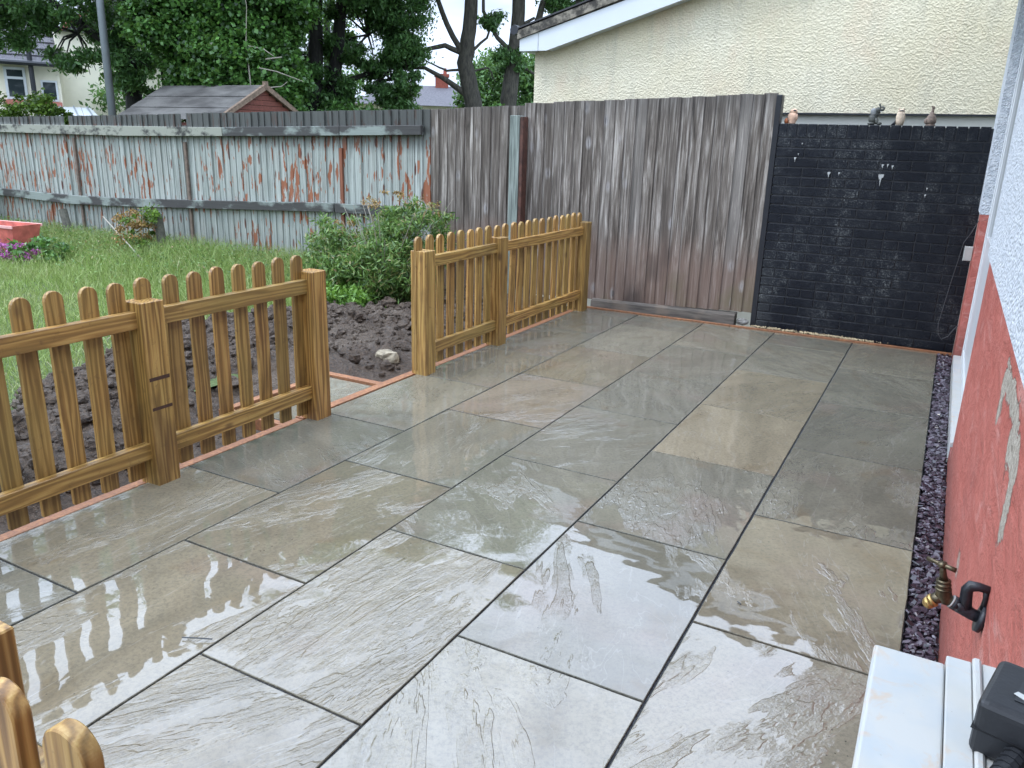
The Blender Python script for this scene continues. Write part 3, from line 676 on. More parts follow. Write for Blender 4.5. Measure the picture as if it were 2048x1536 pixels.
for q_ in [o for o in pf.children if o.name.startswith('batten')][1:]: q_.data.materials.clear(); q_.data.materials.append(simple('dark_batten', (.15, .11, .085), .8, .4, 20))

# ================================================================== BLACK BRICK WALL
bw = thing('black_brick_wall', 'glossy black painted brick wall topped with brick on edge', 'wall')
X0, X1, YW = -1.405, .104, 5.10
ZT = 1.668
MB().box(X0 + .012, X1, YW + .006, YW + .20, -.05, ZT - .012).build('mortar', M['black_paint'], bw)
proto = {}
def brick(x0, x1, z0, z1):
    w = round(x1 - x0, 3); h = round(z1 - z0, 3); key = (w, h)
    if key not in proto: proto[key] = MB().box(-w / 2, w / 2, 0, .08, -h / 2, h / 2).mesh('brick', M['black_brick'], bevel=.003)
    place(proto[key], 'brick', bw, ((x0 + x1) / 2, YW + random.uniform(-.0015, .0022), (z0 + z1) / 2 + tilt(.001)), (tilt(.006), tilt(.006), tilt(.006)))
x = X0
while x < X1 - .03:                                      # brick on edge
    x2 = min(x + .0655, X1); 
    if x2 - x > .02: brick(x, x2, ZT - .1025, ZT)
    x += .0745
z = ZT - .1025 - .0095; row = 0
while z > 0.0:
    row += 1; h = .0655; zb = z - h
    if row % 6 == 5: L0, off_ = .1025, 0
    else: L0, off_ = .215, (0, .1125)[row % 2]
    x = X0 - off_ + (0 if row % 6 != 5 else 0)
    while x < X1 - .02:
        a = max(x, X0); b_ = min(x + L0, X1)
        if b_ - a > .025: brick(a, b_, max(zb, -.03), z)
        x += L0 + .0095
    z = zb - .0092
def splash(pts):
    b = MB(); b.prism(pts, YW - .0065, YW - .0015, 'y'); o = b.build('white_splash', M['white_splash'], bw); return o
for cx, cz, s in ((-.98, 1.30, .8), (-.905, 1.305, .45), (-.60, 1.29, 1.4), (-.60, 1.375, .6), (-.565, 1.38, .5), (-.53, 1.37, .55), (-1.25, 1.405, .6), (-1.23, 1.44, .3), (-1.21, 1.52, .3), (-.27, 1.22, .4), (-.275, 1.17, .45)):
    w = .014 * s
    splash([(cx - w, cz + w * .9), (cx + w, cz + w), (cx + w * .9, cz), (cx + w * .25, cz - w * .6), (cx - w * .05, cz - w * 3.6), (cx - w * .35, cz - w * .8), (cx - w * .6, cz - w * 1.1), (cx - w * .9, cz)])

# ornaments on top of the wall
TERR = simple('pale_terracotta', (.62, .40, .28), .8, .25, 40, .003, 120); PALE = simple('pale_stoneware', (.60, .48, .36), .7, .25, 40, .003, 120)
DKG = simple('dark_green_grey_stone', (.055, .058, .05), .5, .5, 50, .003, 120); PBR = simple('brown_clay', (.20, .15, .12), .75, .4, 50, .003, 120)
BLK = M['black_paint']
def orn(name, label, cat, x, parts, y=5.17, s=1):
    t = thing(name, label, cat, (x, y, ZT))
    for nm, b, mt in parts:
        b.v = [tuple(q * s for q in v_) for v_ in b.v]; b.build(nm, mt, t, smooth=True)
    return t
orn('owl_ornament', 'pinkish clay owl with black eye beside the grey fence end', 'ornament', -1.322, [
    ('body', MB().lathe([(.022, 0), (.03, .006), (.026, .016), (.032, .03), (.036, .05), (.033, .07), (.026, .084)], 14), TERR),
    ('head', MB().ball((.004, 0, .094), (.030, .026, .022), 12, 8), TERR),
    ('eye', MB().ball((.014, -.022, .102), (.013, .007, .007), 8, 6), BLK),
    ('wing', MB().ball((-.028, .0, .05), (.012, .02, .03), 8, 6).ball((.03, 0, .05), (.01, .02, .03), 8, 6), TERR),
    ('tail', MB().ball((-.045, .012, .022), (.02, .02, .024), 8, 6), simple('orange_clay', (.42, .13, .05), .7))])
orn('elephant_ornament', 'dark stone sitting elephant with raised trunk on the black wall', 'ornament', -.712, [
    ('body', MB().ball((-.012, 0, .045), (.034, .03, .045), 12, 8).ball((.004, 0, .085), (.026, .024, .03), 10, 7).ball((-.02, -.01, .012), (.03, .03, .013), 10, 5), DKG),
    ('head', MB().ball((.014, -.006, .108), (.026, .022, .024), 10, 7), DKG),
    ('ear', MB().ball((-.016, -.022, .098), (.022, .006, .027), 10, 6), simple('glossy_grey', (.25, .26, .26), .15)),
    ('trunk', MB().tube([(.03, -.01, .112), (.05, -.012, .112), (.056, -.012, .124), (.044, -.01, .134), (.03, -.008, .132), (.022, -.006, .145), (.02, -.006, .158)], [.011, .010, .009, .008, .007, .006, .006], 8), DKG),
    ('tusk', MB().tube([(.032, -.018, .100), (.046, -.018, .094)], [.005, .002], 6), M['white_splash']),
    ('leg', MB().tube([(.008, -.012, .05), (.018, -.016, .02), (.022, -.016, .008)], [.015, .013, .012], 8).ball((.034, -.018, .012), (.022, .012, .012), 8, 5), DKG)])
orn('owl_ornament', 'pale cream owl with black eye band and dark tail on the wall', 'ornament', -.535, [
    ('body', MB().lathe([(.018, 0), (.026, .006), (.031, .03), (.032, .06), (.028, .085), (.024, .098)], 14), PALE),
    ('head', MB().ball((0, 0, .102), (.026, .024, .018), 12, 8), PALE),
    ('ear', MB().ball((-.016, 0, .120), (.006, .006, .010), 6, 5).ball((.014, 0, .120), (.006, .006, .010), 6, 5), PALE),
    ('eye_band', MB().ball((.002, -.021, .107), (.018, .006, .005), 10, 5), BLK),
    ('tail', MB().add([(-.03, -.01, 0), (-.062, -.01, 0), (-.026, -.01, .045), (-.03, .01, 0), (-.062, .01, 0), (-.026, .01, .045)], [(0, 1, 2), (5, 4, 3), (0, 3, 4, 1), (1, 4, 5, 2), (2, 5, 3, 0)]), BLK)])
orn('goose_ornament', 'brown long necked clay bird at the right end of the wall', 'ornament', -.325, [
    ('base', MB().lathe([(.034, 0), (.036, .006), (.032, .012)], 14), PBR),
    ('body', MB().lathe([(.026, .012), (.038, .03), (.036, .05), (.028, .07), (.017, .088), (.010, .105)], 14), PBR),
    ('neck', MB().tube([(0, 0, .095), (.002, 0, .115), (.004, 0, .128)], [.012, .009, .010], 8), PBR),
    ('head', MB().ball((.004, -.002, .132), (.012, .014, .010), 8, 6).ball((-.006, -.01, .138), (.007, .006, .006), 6, 5), PBR),
    ('wing', MB().ball((-.030, -.012, .035), (.016, .018, .022), 8, 6), PBR)])

# ================================================================== CREAM GABLED BUILDING
cb = thing('cream_building', 'cream roughcast gable end with white bargeboard rising behind the fences', 'building')
sl = (2.812 - 2.396) / (4.108 - 2.677); XA = 1.6
def rz(x, base=2.396): return base + (x + 4.108) * sl
apex = rz(XA)
b = MB(); b.prism([(-4.235, 1.80), (5.2, 1.80), (5.2, 2.37 + .1), (XA, apex + .1), (-4.108, 2.42), (-4.235, 2.42)], 6.30, 12, 'y'); b.build('wall', M['roughcast'], cb)
MB().box(-4.20, 5.2, 6.335, 11.9, -.3, 1.797).build('plinth', M['plinth'], cb)
MB().box(-4.245, 5.2, 6.275, 6.33, 1.785, 1.80).build('drip_bead', M['black_iron'], cb)
b = MB(); b.prism([(-4.03, 2.379), (XA, 2.379 + (XA + 4.03) * sl), (XA, 2.379 + (XA + 4.03) * sl + .125), (-4.345, 2.495), (-4.345, 2.379)], 6.15, 6.17, 'y'); b.build('bargeboard', M['upvc'], cb)
MB().box(-4.344, -4.2, 6.171, 12, 2.379, 2.394).build('soffit', M['upvc'], cb)
b = MB(); b.prism([(-4.03, 2.385), (XA, 2.385 + (XA + 4.03) * sl), (XA, 2.40 + (XA + 4.03) * sl), (-4.03, 2.40)], 6.171, 6.30, 'y'); b.build('verge_soffit', M['upvc'], cb)
MB().box(-4.13, -4.127, 6.1455, 6.1497, 2.381, 2.57).build('bargeboard_joint', M['grey_plastic'], cb)
k = NM('lichen_cement'); n = k.noise(k.coord(pos=True, rnd=False), 9, 6, .7)
M['verge'] = k.set(k.mix(k.rng(n, .42, .58), (.05, .045, .038), (.27, .24, .19)), .9, k.bump(n, .8, .02))
b = MB()
seg = 24; xs_ = [(-4.365) + (XA + 4.365) * i / seg for i in range(seg + 1)]
for i in range(seg):
    xa, xb = xs_[i] + .001, xs_[i + 1] - .001; q = random.uniform(-.004, .004)
    f = lambda x: 2.497 + (x + 4.345) * sl
    b.prism([(xa, f(xa)), (xb, f(xb)), (xb, f(xb) + .088 + q), (xa, f(xa) + .088 + q)], 6.13 + q, 6.30, 'y')
b.build('verge_cement', M['verge'], cb)['kind'] = 'stuff'
b = MB(); b.prism([(-4.37, 2.59), (XA, 2.59 + (XA + 4.37) * sl), (XA, 2.605 + (XA + 4.37) * sl), (-4.37, 2.605)], 6.12, 12, 'y'); b.build('roof', simple('dark_roof_tile', (.04, .04, .045), .7, .3, 12, .01, 30), cb)
b = MB(); b.prism([(XA, apex + .2), (5.4, 2.55), (5.4, 2.59), (XA, apex + .26)], 6.12, 12, 'y'); b.build('roof', bpy.data.materials['dark_roof_tile'], cb)
MB().tube([(-4.40, 6.12, 2.585), (-4.40, 12, 2.575)], .05, 8).build('gutter', M['black_iron'], cb)

# ================================================================== OUR HOUSE (right)
hs = thing('house', 'house wall in white pebbledash above red painted plinth with a patio door', 'house')
XW = .105; ZR = 1.045; YD0, YD1 = 2.33, 4.62; ZE = 2.75
MB().box(XW, .60, -3.4, YD0, -.1, ZR).build('red_plinth', M['red_wall'], hs, bevel=.004)
MB().box(XW - .012, .60, -3.4, YD0 - .002, ZR + .0005, ZE).build('pebbledash', M['pebbledash'], hs)
MB().box(XW, .60, YD1, 5.098, -.1, ZR + .035).build('red_plinth', M['red_wall'], hs, bevel=.004)
MB().box(XW - .012, .60, YD1 + .002, 5.30, ZR + .037, ZE).build('pebbledash', M['pebbledash'], hs)
MB().box(XW + .001, .3, YD0 + .003, 2.545, -.09, .06).build('brick_step', M['red_wall'], hs)
MB().box(XW - .004, .3, 2.55, YD1 - .003, -.09, .085).build('door_sill', M['sill'], hs, bevel=.004)
# door frame and leaves set back in the opening
dr = thing('x', None, None); dr.name = 'patio_door'; dr.parent = hs
MB().box(.150, .215, YD1 - .070, YD1 - .0025, .087, ZE - .12).build('frame', M['upvc'], dr, bevel=.003)
MB().box(.150, .215, YD0 + .002, YD0 + .07, .087, ZE - .12).build('frame', M['upvc'], dr, bevel=.003)
MB().box(.150, .215, YD0 + .071, YD1 - .071, .087, .145).build('frame', M['upvc'], dr, bevel=.003)
for a in (YD0 + .075, (YD0 + YD1) / 2 + .003):
    e = a + (YD1 - YD0) / 2 - .08
    MB().box(.158, .205, a, a + .085, .15, ZE - .2).build('leaf_stile', M['upvc'], dr, bevel=.003); MB().box(.158, .205, e - .085, e, .15, ZE - .2).build('leaf_stile', M['upvc'], dr, bevel=.003)
    MB().box(.160, .203, a + .086, e - .086, .15, .95).build('leaf_panel', M['upvc'], dr, bevel=.003); MB().box(.175, .19, a + .086, e - .086, .951, ZE - .2).build('pane', M['glass'], dr)
MB().box(XW - .011, .6, YD0, YD1, ZE - .12, ZE).build('lintel', M['pebbledash'], hs)
MB().box(-.34, .7, -3.4, 5.28, ZE + .01, ZE + .035).build('soffit', M['upvc'], hs)  # eaves, roof and gutter here are unseen, added to darken slab reflections
MB().box(-.365, -.341, -3.4, 5.28, ZE - .01, ZE + .19).build('fascia', M['upvc'], hs)
b = MB(); b.prism([(-.40, ZE + .19), (1.6, ZE + 1.15), (1.6, ZE + 1.2), (-.40, ZE + .24)], -3.4, 5.3, 'y'); b.build('roof', bpy.data.materials['dark_roof_tile'], hs)
MB().tube([(-.41, -3.4, ZE + .15), (-.41, 5.3, ZE + .14)], .055, 10).build('gutter', M['black_iron'], hs)
# window board in the corner by the camera
sl_ = thing('window_sill', 'stained white plastic window sill in the bottom right corner', 'window sill')
ZS = 1.0
MB().box(-.082, -.0185, -2.6, -1.044, ZS - .03, ZS).build('board', M['sill'], sl_, bevel=.004, seg=3)
MB().box(-.018, .0035, -2.6, -1.032, ZS - .045, ZS + .002).build('board', M['sill'], sl_, bevel=.001)
MB().box(.004, .0115, -2.6, -1.027, ZS - .045, ZS + .0055).build('ridge', M['sill'], sl_, bevel=.002)
MB().box(.0125, .1045, -2.6, -1.028, ZS - .045, ZS + .001).build('board', M['sill'], sl_, bevel=.001)
MB().box(-.015, .1045, -3.4, -1.06, -.05, ZS - .046).build('apron_wall', M['red_wall'], sl_)
# adapter
ad_ = thing('power_adapter', 'black plug-in power adapter with ribbed cable on the white sill', 'power adapter', (.052, -1.143, ZS + .0015)); ad_.rotation_euler = (0, 0, R(-14))
b = MB().box(-.046, .046, -.040, .040, 0, .050); o = b.build('case', M['black_plastic'], ad_, bevel=.008, seg=4, smooth=False)
MB().box(-.0464, .0464, -.0404, .0404, .0235, .0245).build('seam', simple('seam_black', (.004, .004, .005), .7), ad_)
MB().box(-.024, .034, -.020, .012, .0503, .0507).build('label', simple('label_grey', (.02, .021, .024), .3), ad_)
MB().prism([(-.026, -.012), (-.01, -.019), (.03, -.022), (.034, -.018), (.0, -.013), (-.024, -.007)], .0509, .0513, 'z').build('white_scuff', M['white_splash'], ad_)
b = MB(); b.tube([(-.012, -.041, .016), (-.016, -.062, .012), (-.02, -.078, .008)], [.0085, .0075, .006], 10); b.build('cable_boot', M['black_plastic'], ad_)
b = MB()
for i in range(6):
    t_ = i / 5; b.tube([(-.0125 - .007 * t_, -.043 - .031 * t_, .0155 - .0065 * t_), (-.013 - .007 * t_, -.0455 - .031 * t_, .015 - .0065 * t_)], .0100 - .0028 * t_, 10)
b.build('boot_rib', M['black_plastic'], ad_)
MB().tube([(-.02, -.078, .008), (-.030, -.11, .004), (-.045, -.16, .003), (-.06, -.24, .003), (-.05, -.34, .003)], .0028, 8).build('cable', M['black_plastic'], ad_)
MB().box(.02, .035, -.052, -.0405, .004, .013).build('plug_pin', M['black_plastic'], ad_, bevel=.001)

# ================================================================== GARDEN TAP
tp = thing('garden_tap', 'old brass garden tap on black pipework sticking out of the red wall', 'tap')
Y0 = -.15
def T(n, pts, r, mt, nn=10): return MB().tube([(p[0], Y0 + p[1], p[2]) for p in pts], r, nn).build(n, mt, tp, smooth=True)
T('backplate', [(.104, 0, .585), (.094, 0, .587)], [.030, .029], M['black_iron'], 16)
T('pipe', [(.100, 0, .586), (.083, 0, .590), (.060, 0, .600), (.052, 0, .604)], [.012, .0125, .014, .013], M['black_iron'])
T('pipe_nut', [(.056, 0, .602), (.046, 0, .606)], [.0145, .0145], M['black_iron'], 6)
T('ptfe_tape', [(.0458, 0, .606), (.0435, 0, .607)], [.0143, .0143], M['white_splash'], 12)
T('body', [(.0445, 0, .606), (.036, 0, .608), (.028, 0, .618), (.0265, 0, .635), (.024, 0, .648)], [.011, .014, .0165, .0135, .012], M['brass'])
T('spout', [(.030, 0, .614), (.016, 0, .604), (.008, 0, .594)], [.013, .0115, .0105], M['brass'])
T('nozzle', [(.0085, 0, .5945), (.0045, 0, .589), (.001, 0, .583)], [.0125, .0125, .0085], M['brass_bright'], 12)
T('nozzle_nut', [(.0135, 0, .601), (.0085, 0, .595)], [.0138, .0138], M['brass_bright'], 6)
for zq, r_ in ((.628, .0155), (.637, .0145), (.645, .0138)): T('collar', [(.0262 - (zq - .628) * .12, 0, zq), (.0258 - (zq - .628) * .12, 0, zq + .004)], r_, M['brass'], 12)
T('spindle', [(.024, 0, .646), (.019, 0, .668), (.0165, 0, .680)], [.009, .0065, .0055], M['brass'])
T('handle_hub', [(.0168, 0, .677), (.0155, 0, .686)], [.0085, .0085], M['brass'], 10)
T('handle', [(-.012, .012, .682), (.002, .006, .6815), (.0157, 0, .681), (.028, -.006, .681), (.040, -.012, .681)], [.0046, .0046, .005, .005, .0052], M['brass'], 8)
T('elbow', [(.070, 0, .598), (.068, 0, .618), (.0665, 0, .640), (.072, 0, .650), (.086, 0, .652), (.1045, 0, .650)], [.0125, .012, .0115, .0115, .009, .008], M['black_iron'])
T('stay', [(.098, 0, .652), (.1005, 0, .63), (.099, 0, .605)], [.006, .005, .005], M['black_iron'])

# junction box and cable at the far corner
jb = thing('junction_box', 'small grey junction box on the far end of the red wall', 'junction box', (.104, 4.93, .78))
MB().box(-.056, 0, -.035, .035, -.05, .05).build('case', M['grey_plastic'], jb, bevel=.004)
MB().box(-.0562, -.052, -.030, .030, -.053, .053).build('cover', M['grey_plastic'], jb)
tag(MB().tube([(.103, 4.90, 1.02), (.07, 4.89, .93), (.035, 4.89, .86), (.02, 4.90, .72), (.0, 4.90, .55), (-.02, 4.9, .35), (-.03, 4.9, .25), (-.02, 4.9, .17), (.01, 4.9, .13), (.05, 4.9, .16), (.08, 4.9, .22), (.103, 4.9, .25)], .003, 6).build('cable', M['cable'], smooth=True), 'thin dark cable hanging in a loop from the far red wall', 'cable')

exec_garden = True
# ================================================================== GARDEN: grass, plants
g = np.random.default_rng(21)
def blades(name, label, n, xf, yf, hf, wid, seed, mat, lean=.35, keep=None):
    g = np.random.default_rng(seed); x = xf(g, n); y = yf(g, n)
    if keep is not None:
        m_ = keep(x, y, g); x, y = x[m_], y[m_]
    n = len(x); h = hf(x, y, g, n); zc = np.array([lawn_z(a, b) for a, b in zip(x, y)]) - .01
    a = g.uniform(0, 2 * np.pi, n); w = wid * g.uniform(.6, 1.4, n); ln = lean * h * g.uniform(.2, 1.6, n); b_ = g.uniform(0, 2 * np.pi, n)
    dx, dy = np.cos(a) * w, np.sin(a) * w; lx, ly = np.cos(b_) * ln, np.sin(b_) * ln
    B = np.stack([x, y, zc], 1)
    P0 = B + np.stack([-dx, -dy, 0 * x], 1); P1 = B + np.stack([dx, dy, 0 * x], 1)
    Mi = B + np.stack([lx * .35, ly * .35, h * .6], 1); P2 = Mi + np.stack([dx * .7, dy * .7, 0 * x], 1); P3 = Mi - np.stack([dx * .7, dy * .7, 0 * x], 1)
    T0 = B + np.stack([lx, ly, h], 1); T1 = T0 + np.stack([dx * .15, dy * .15, 0 * x], 1)
    V = np.stack([P0, P1, P2, P3, P3, P2, T1, T0], 1).reshape(-1, 3)
    o = quads(name, mat, V, n * 2, 4, None, np.repeat(g.random(n), 2), 'stuff'); o['label'] = label; return o
edge_v = np.vectorize(soil_edge)
blades('lawn_grass', 'short bright green lawn grass beyond the dug bed', 130000, lambda g, n: g.uniform(-13, -4.3, n), lambda g, n: g.uniform(-2.5, 5.05, n),
       lambda x, y, g, n: g.uniform(.03, .10, n) * (1 + .5 * (y > 3.0)), .0035, 31, M['grass'], .6, lambda x, y, g: x < edge_v(y) + g.normal(0, .14, len(x)))
blades('tall_grass', 'long overgrown grass and weeds along the painted fence', 34000, lambda g, n: g.uniform(-12.8, -5.2, n), lambda g, n: 5.05 - np.abs(g.normal(0, .75, n)),
       lambda x, y, g, n: g.uniform(.10, .40, n) * np.clip(1.15 - (5.05 - y) * .42, .35, 1), .0045, 32, M['grass'], .45)
blades('dry_grass', 'trampled straw coloured grass at the edge of the soil', 9000, lambda g, n: g.uniform(-6.6, -4.2, n), lambda g, n: g.uniform(-2.5, 3.6, n),
       lambda x, y, g, n: g.uniform(.02, .06, n), .003, 33, M['straw'], 1.6, lambda x, y, g: np.abs(x - edge_v(y)) < .28)
# daisies and weeds: leaf scatter
wg = np.random.default_rng(40); n = 15000
wx = wg.uniform(-12.5, -5.6, n); wy = 5.0 - np.abs(wg.normal(0, .6, n)); wz = wg.uniform(0, .30, n) * np.clip(1 - (5.0 - wy) * .35, .2, 1) - .05
leaves('weed_leaves', M['weed'], np.stack([wx, wy, wz], 1), .035, None, .4, seed=41, kind='stuff')['label'] = 'leafy weeds mixed in the long grass'
def plant(name, label, cat, blobs, per, size, mat, asp, seed, stems, stemr=.005, group=None, extra=None, ub=0, smat=None):
    t = thing(name, label, cat, stems[0][0] if stems else (0, 0, 0), group=group); base = Vector(t.location)
    pts = clumps(blobs, per, seed) - np.array(base)
    leaves('foliage', mat, pts, size, t, asp, ub, seed)
    if extra:
        for nm, bl, pr_, sz, mt, ap in extra: leaves(nm, mt, clumps(bl, pr_, seed + 1) - np.array(base), sz, t, ap, 0, seed + 2)
    b = MB()
    for s_ in stems: b.tube([Vector(q) - base for q in s_], [stemr * (1 - .6 * i / (len(s_) - 1)) for i in range(len(s_))], 6)
    b.build('stem', smat or M['twig'], t); return t
# big bushy weed
stems = []
for i in range(34):
    a = g.uniform(0, 6.28); r = g.uniform(.25, .85); h = g.uniform(.45, .95)
    bx, by = -4.80 + .15 * math.cos(a), 4.45 + .12 * math.sin(a)
    stems.append([(bx, by, -.05), (bx + r * .35 * math.cos(a), by + r * .25 * math.sin(a), h * .55), (bx + r * .85 * math.cos(a), by + r * .5 * math.sin(a), h)])
plant('bush', 'sprawling willowy green bush in front of the fence corner', 'bush',
      [(-4.86, 4.42, .30, .66, .48, .34, 170, .13), (-5.10, 4.30, .18, .55, .42, .26, 90, .12), (-4.62, 4.60, .60, .42, .3, .32, 60, .12), (-5.35, 4.35, .38, .34, .3, .34, 36, .11), (-4.75, 4.6, .74, .26, .2, .16, 9, .08)],
      72, .066, M['weed'], .22, 51, stems, .006, extra=[('seed_heads', [(-4.80, 4.55, .86, .34, .25, .13, 20, .045), (-5.30, 4.4, .58, .25, .2, .12, 12, .04), (-4.45, 4.7, .80, .16, .1, .10, 8, .04)], 40, .022, M['rustweed'], .5)])
plant('fern', 'bright green fern clump at the foot of the bush', 'fern', [(-5.0, 3.86, .03, .36, .24, .12, 45, .09)], 90, .05, M['fern'], .4, 61, [[(-5.0, 3.86, -.08), (-5.05, 3.8, .08)]])
plant('weed_clump', 'rusty orange dock weed beside the taller post stump', 'weed', [(-8.75, 4.62, .30, .28, .2, .22, 26, .08)], 60, .035, M['rustweed'], .6, 63,
      [[(-8.75, 4.62, -.1), (-8.78, 4.6, .3), (-8.7, 4.6, .55)], [(-8.7, 4.65, -.1), (-8.55, 4.6, .4), (-8.5, 4.6, .72)]], extra=[('green_leaves', [(-8.55, 4.6, .35, .25, .2, .25, 16, .07)], 50, .04, M['hedge'], .6)])
plant('flower_clump', 'magenta flowers below the pink planter', 'flowers', [(-9.9, 3.80, .02, .42, .25, .10, 60, .05)], 50, .03, M['pinkflower'], .9, 65, [[(-9.9, 3.8, -.1), (-9.9, 3.8, .05)]],
      extra=[('green_leaves', [(-9.6, 3.95, .05, .5, .3, .16, 40, .08)], 40, .06, M['ivy'], .6)])
plant('shrub', 'dark leafy shrub at the far left end of the painted fence', 'shrub', [(-12.75, 4.75, .35, .35, .3, .55, 70, .12)], 60, .07, M['ivy'], .6, 67, [[(-12.75, 4.75, -.2), (-12.75, 4.75, .6)]])
# post stumps
M['stump'] = simple('grey_stump', (.10, .095, .075), .85, .4, 30, .004, 60)
tag(MB().tube([(-10.35, 4.86, -.2), (-10.42, 4.87, .18), (-10.50, 4.88, .43)], .052, 10).build('post_stump', M['stump']), 'leaning grey post stump in the grass nearer the planter', 'post stump', 'old post stumps in the long grass')
tag(MB().tube([(-8.46, 4.80, -.2), (-8.50, 4.80, .2), (-8.53, 4.80, .50)], .055, 10).build('post_stump', M['stump']), 'grey post stump standing beside the rusty weed', 'post stump', 'old post stumps in the long grass')
tag(MB().tube([(-8.05, 4.22, .0), (-9.45, 4.72, .42)], [.010, .007], 6).build('cane', M['twig']), 'pale cane leaning in the long grass', 'cane')
# planter
pl = thing('planter', 'faded pink plastic trough planter among magenta flowers', 'planter', (-10.52, 4.05, -.05)); pl.rotation_euler = (0, 0, R(8))
b = MB(); o_ = []
w0, w1, d0, d1, h = .38, .45, .15, .20, .36
b.add([(-w0, -d0, 0), (w0, -d0, 0), (w0, d0, 0), (-w0, d0, 0), (-w1, -d1, h), (w1, -d1, h), (w1, d1, h), (-w1, d1, h), (-w1 + .02, -d1 + .02, h), (w1 - .02, -d1 + .02, h), (w1 - .02, d1 - .02, h), (-w1 + .02, d1 - .02, h), (-w1 + .03, -d1 + .03, h - .08), (w1 - .03, -d1 + .03, h - .08), (w1 - .03, d1 - .03, h - .08), (-w1 + .03, d1 - .03, h - .08)],
      [(3, 2, 1, 0)] + [(i, (i + 1) % 4, 4 + (i + 1) % 4, 4 + i) for i in range(4)] + [(4 + i, 4 + (i + 1) % 4, 8 + (i + 1) % 4, 8 + i) for i in range(4)] + [(8 + i, 8 + (i + 1) % 4, 12 + (i + 1) % 4, 12 + i) for i in range(4)] + [(12, 13, 14, 15)])
b.build('trough', simple('faded_red_plastic', (.46, .12, .09), .5, .35, 9), pl)
MB().box(-w1 - .015, w1 + .015, -d1 - .015, -d1 - .0, h - .03, h + .005).build('rim', simple('faded_pink_plastic', (.68, .36, .33), .5, .2, 9), pl, bevel=.003)
MB().box(-w1 - .015, w1 + .015, d1, d1 + .015, h - .03, h + .005).build('rim', bpy.data.materials['faded_pink_plastic'], pl, bevel=.003)

# ================================================================== BEYOND THE FENCE
# shed
sh = thing('shed', 'garden shed with grey felt roof and dark red boarded gable', 'shed')
AX = -10.80; RZ = 2.275; RY = 9.0; hw = 1.12; ez = 1.68
k = NM('mineral_felt'); n = k.noise(k.coord(pos=True, rnd=False), 160, 3, .7); n2 = k.noise(k.coord(pos=True, rnd=False, scale=(.5, 1, 1)), 3, 4, .6)
M['felt'] = k.set(k.mix(k.rng(n2, .38, .62), k.mix(n, (.035, .033, .031), (.07, .066, .062)), k.mix(n, (.09, .086, .08), (.15, .145, .135))), .95, k.bump(n, .5, .004))
b = MB(); L0 = -13.35
for sgn in (-1, 1):
    b2 = MB(); yA, yB = RY, RY + sgn * hw
    for q in range(3):
        t0, t1 = q / 3, (q + 1) / 3
        b2.add([(L0, yA + (yB - yA) * t0, RZ + (ez - RZ) * t0 - q * .004), (AX + .03, yA + (yB - yA) * t0, RZ + (ez - RZ) * t0 - q * .004), (AX + .03, yA + (yB - yA) * (t1 + .02), RZ + (ez - RZ) * (t1 + .02) - q * .004 + .008), (L0, yA + (yB - yA) * (t1 + .02), RZ + (ez - RZ) * (t1 + .02) - q * .004 + .008)], [(0, 1, 2, 3) if sgn < 0 else (3, 2, 1, 0)])
    b2.build('roof', M['felt'], sh)
RW = simple('red_brown_shed_board', (.13, .035, .022), .7, .3, 30, .002, 90)
for q in range(9):   # gable boards, shiplap
    za, zb_ = 1.60 + q * .085, 1.60 + (q + 1) * .085 - .006
    ya = (RZ - zb_) / (RZ - ez) * hw - .05
    if ya > .03: MB().prism([(RY - ya, za), (RY + ya, za), (RY + max(.01, ya - .02), zb_), (RY - max(.01, ya - .02), zb_)], AX - .06, AX - .035 - .004 * (q % 2), 'x').build('board', RW, sh)
MB().box(L0 + .1, AX - .062, RY - hw + .08, RY + hw - .08, -.3, 1.62).build('wall', RW, sh)
VG = simple('old_felt_edge', (.17, .12, .085), .9, .4, 20, .006, 50)
for sgn in (-1, 1):
    b = MB(); b.prism([(RY, RZ + .02), (RY + sgn * hw, ez + .01), (RY + sgn * hw, ez - .07), (RY, RZ - .075)], AX - .034, AX + .028, 'x'); b.build('bargeboard', VG, sh)
MB().box(AX - .03, AX + .035, RY - .035, RY + .035, RZ - .06, RZ + .06).build('finial', VG, sh)

# lamp post
lp = thing('lamp_post', 'tall plain grey lamp post rising in front of the trees', 'lamp post', (-14.62, 8.79, -.3))
M['galv'] = simple('grey_metal', (.27, .30, .32), .5, .1, 5)
MB().tube([(0, 0, 0), (0, 0, 1.5)], .095, 12).build('base', M['galv'], lp, smooth=True)
MB().tube([(0, 0, 1.5), (0, 0, 8.0)], [.075, .055], 12).build('column', M['galv'], lp, smooth=True)
MB().tube([(0, 0, 8), (.2, -.1, 8.15), (.7, -.3, 8.2)], .035, 8).build('arm', M['galv'], lp); MB().ball((.85, -.36, 8.19), (.28, .12, .07), 10, 6).build('lantern', M['galv'], lp)

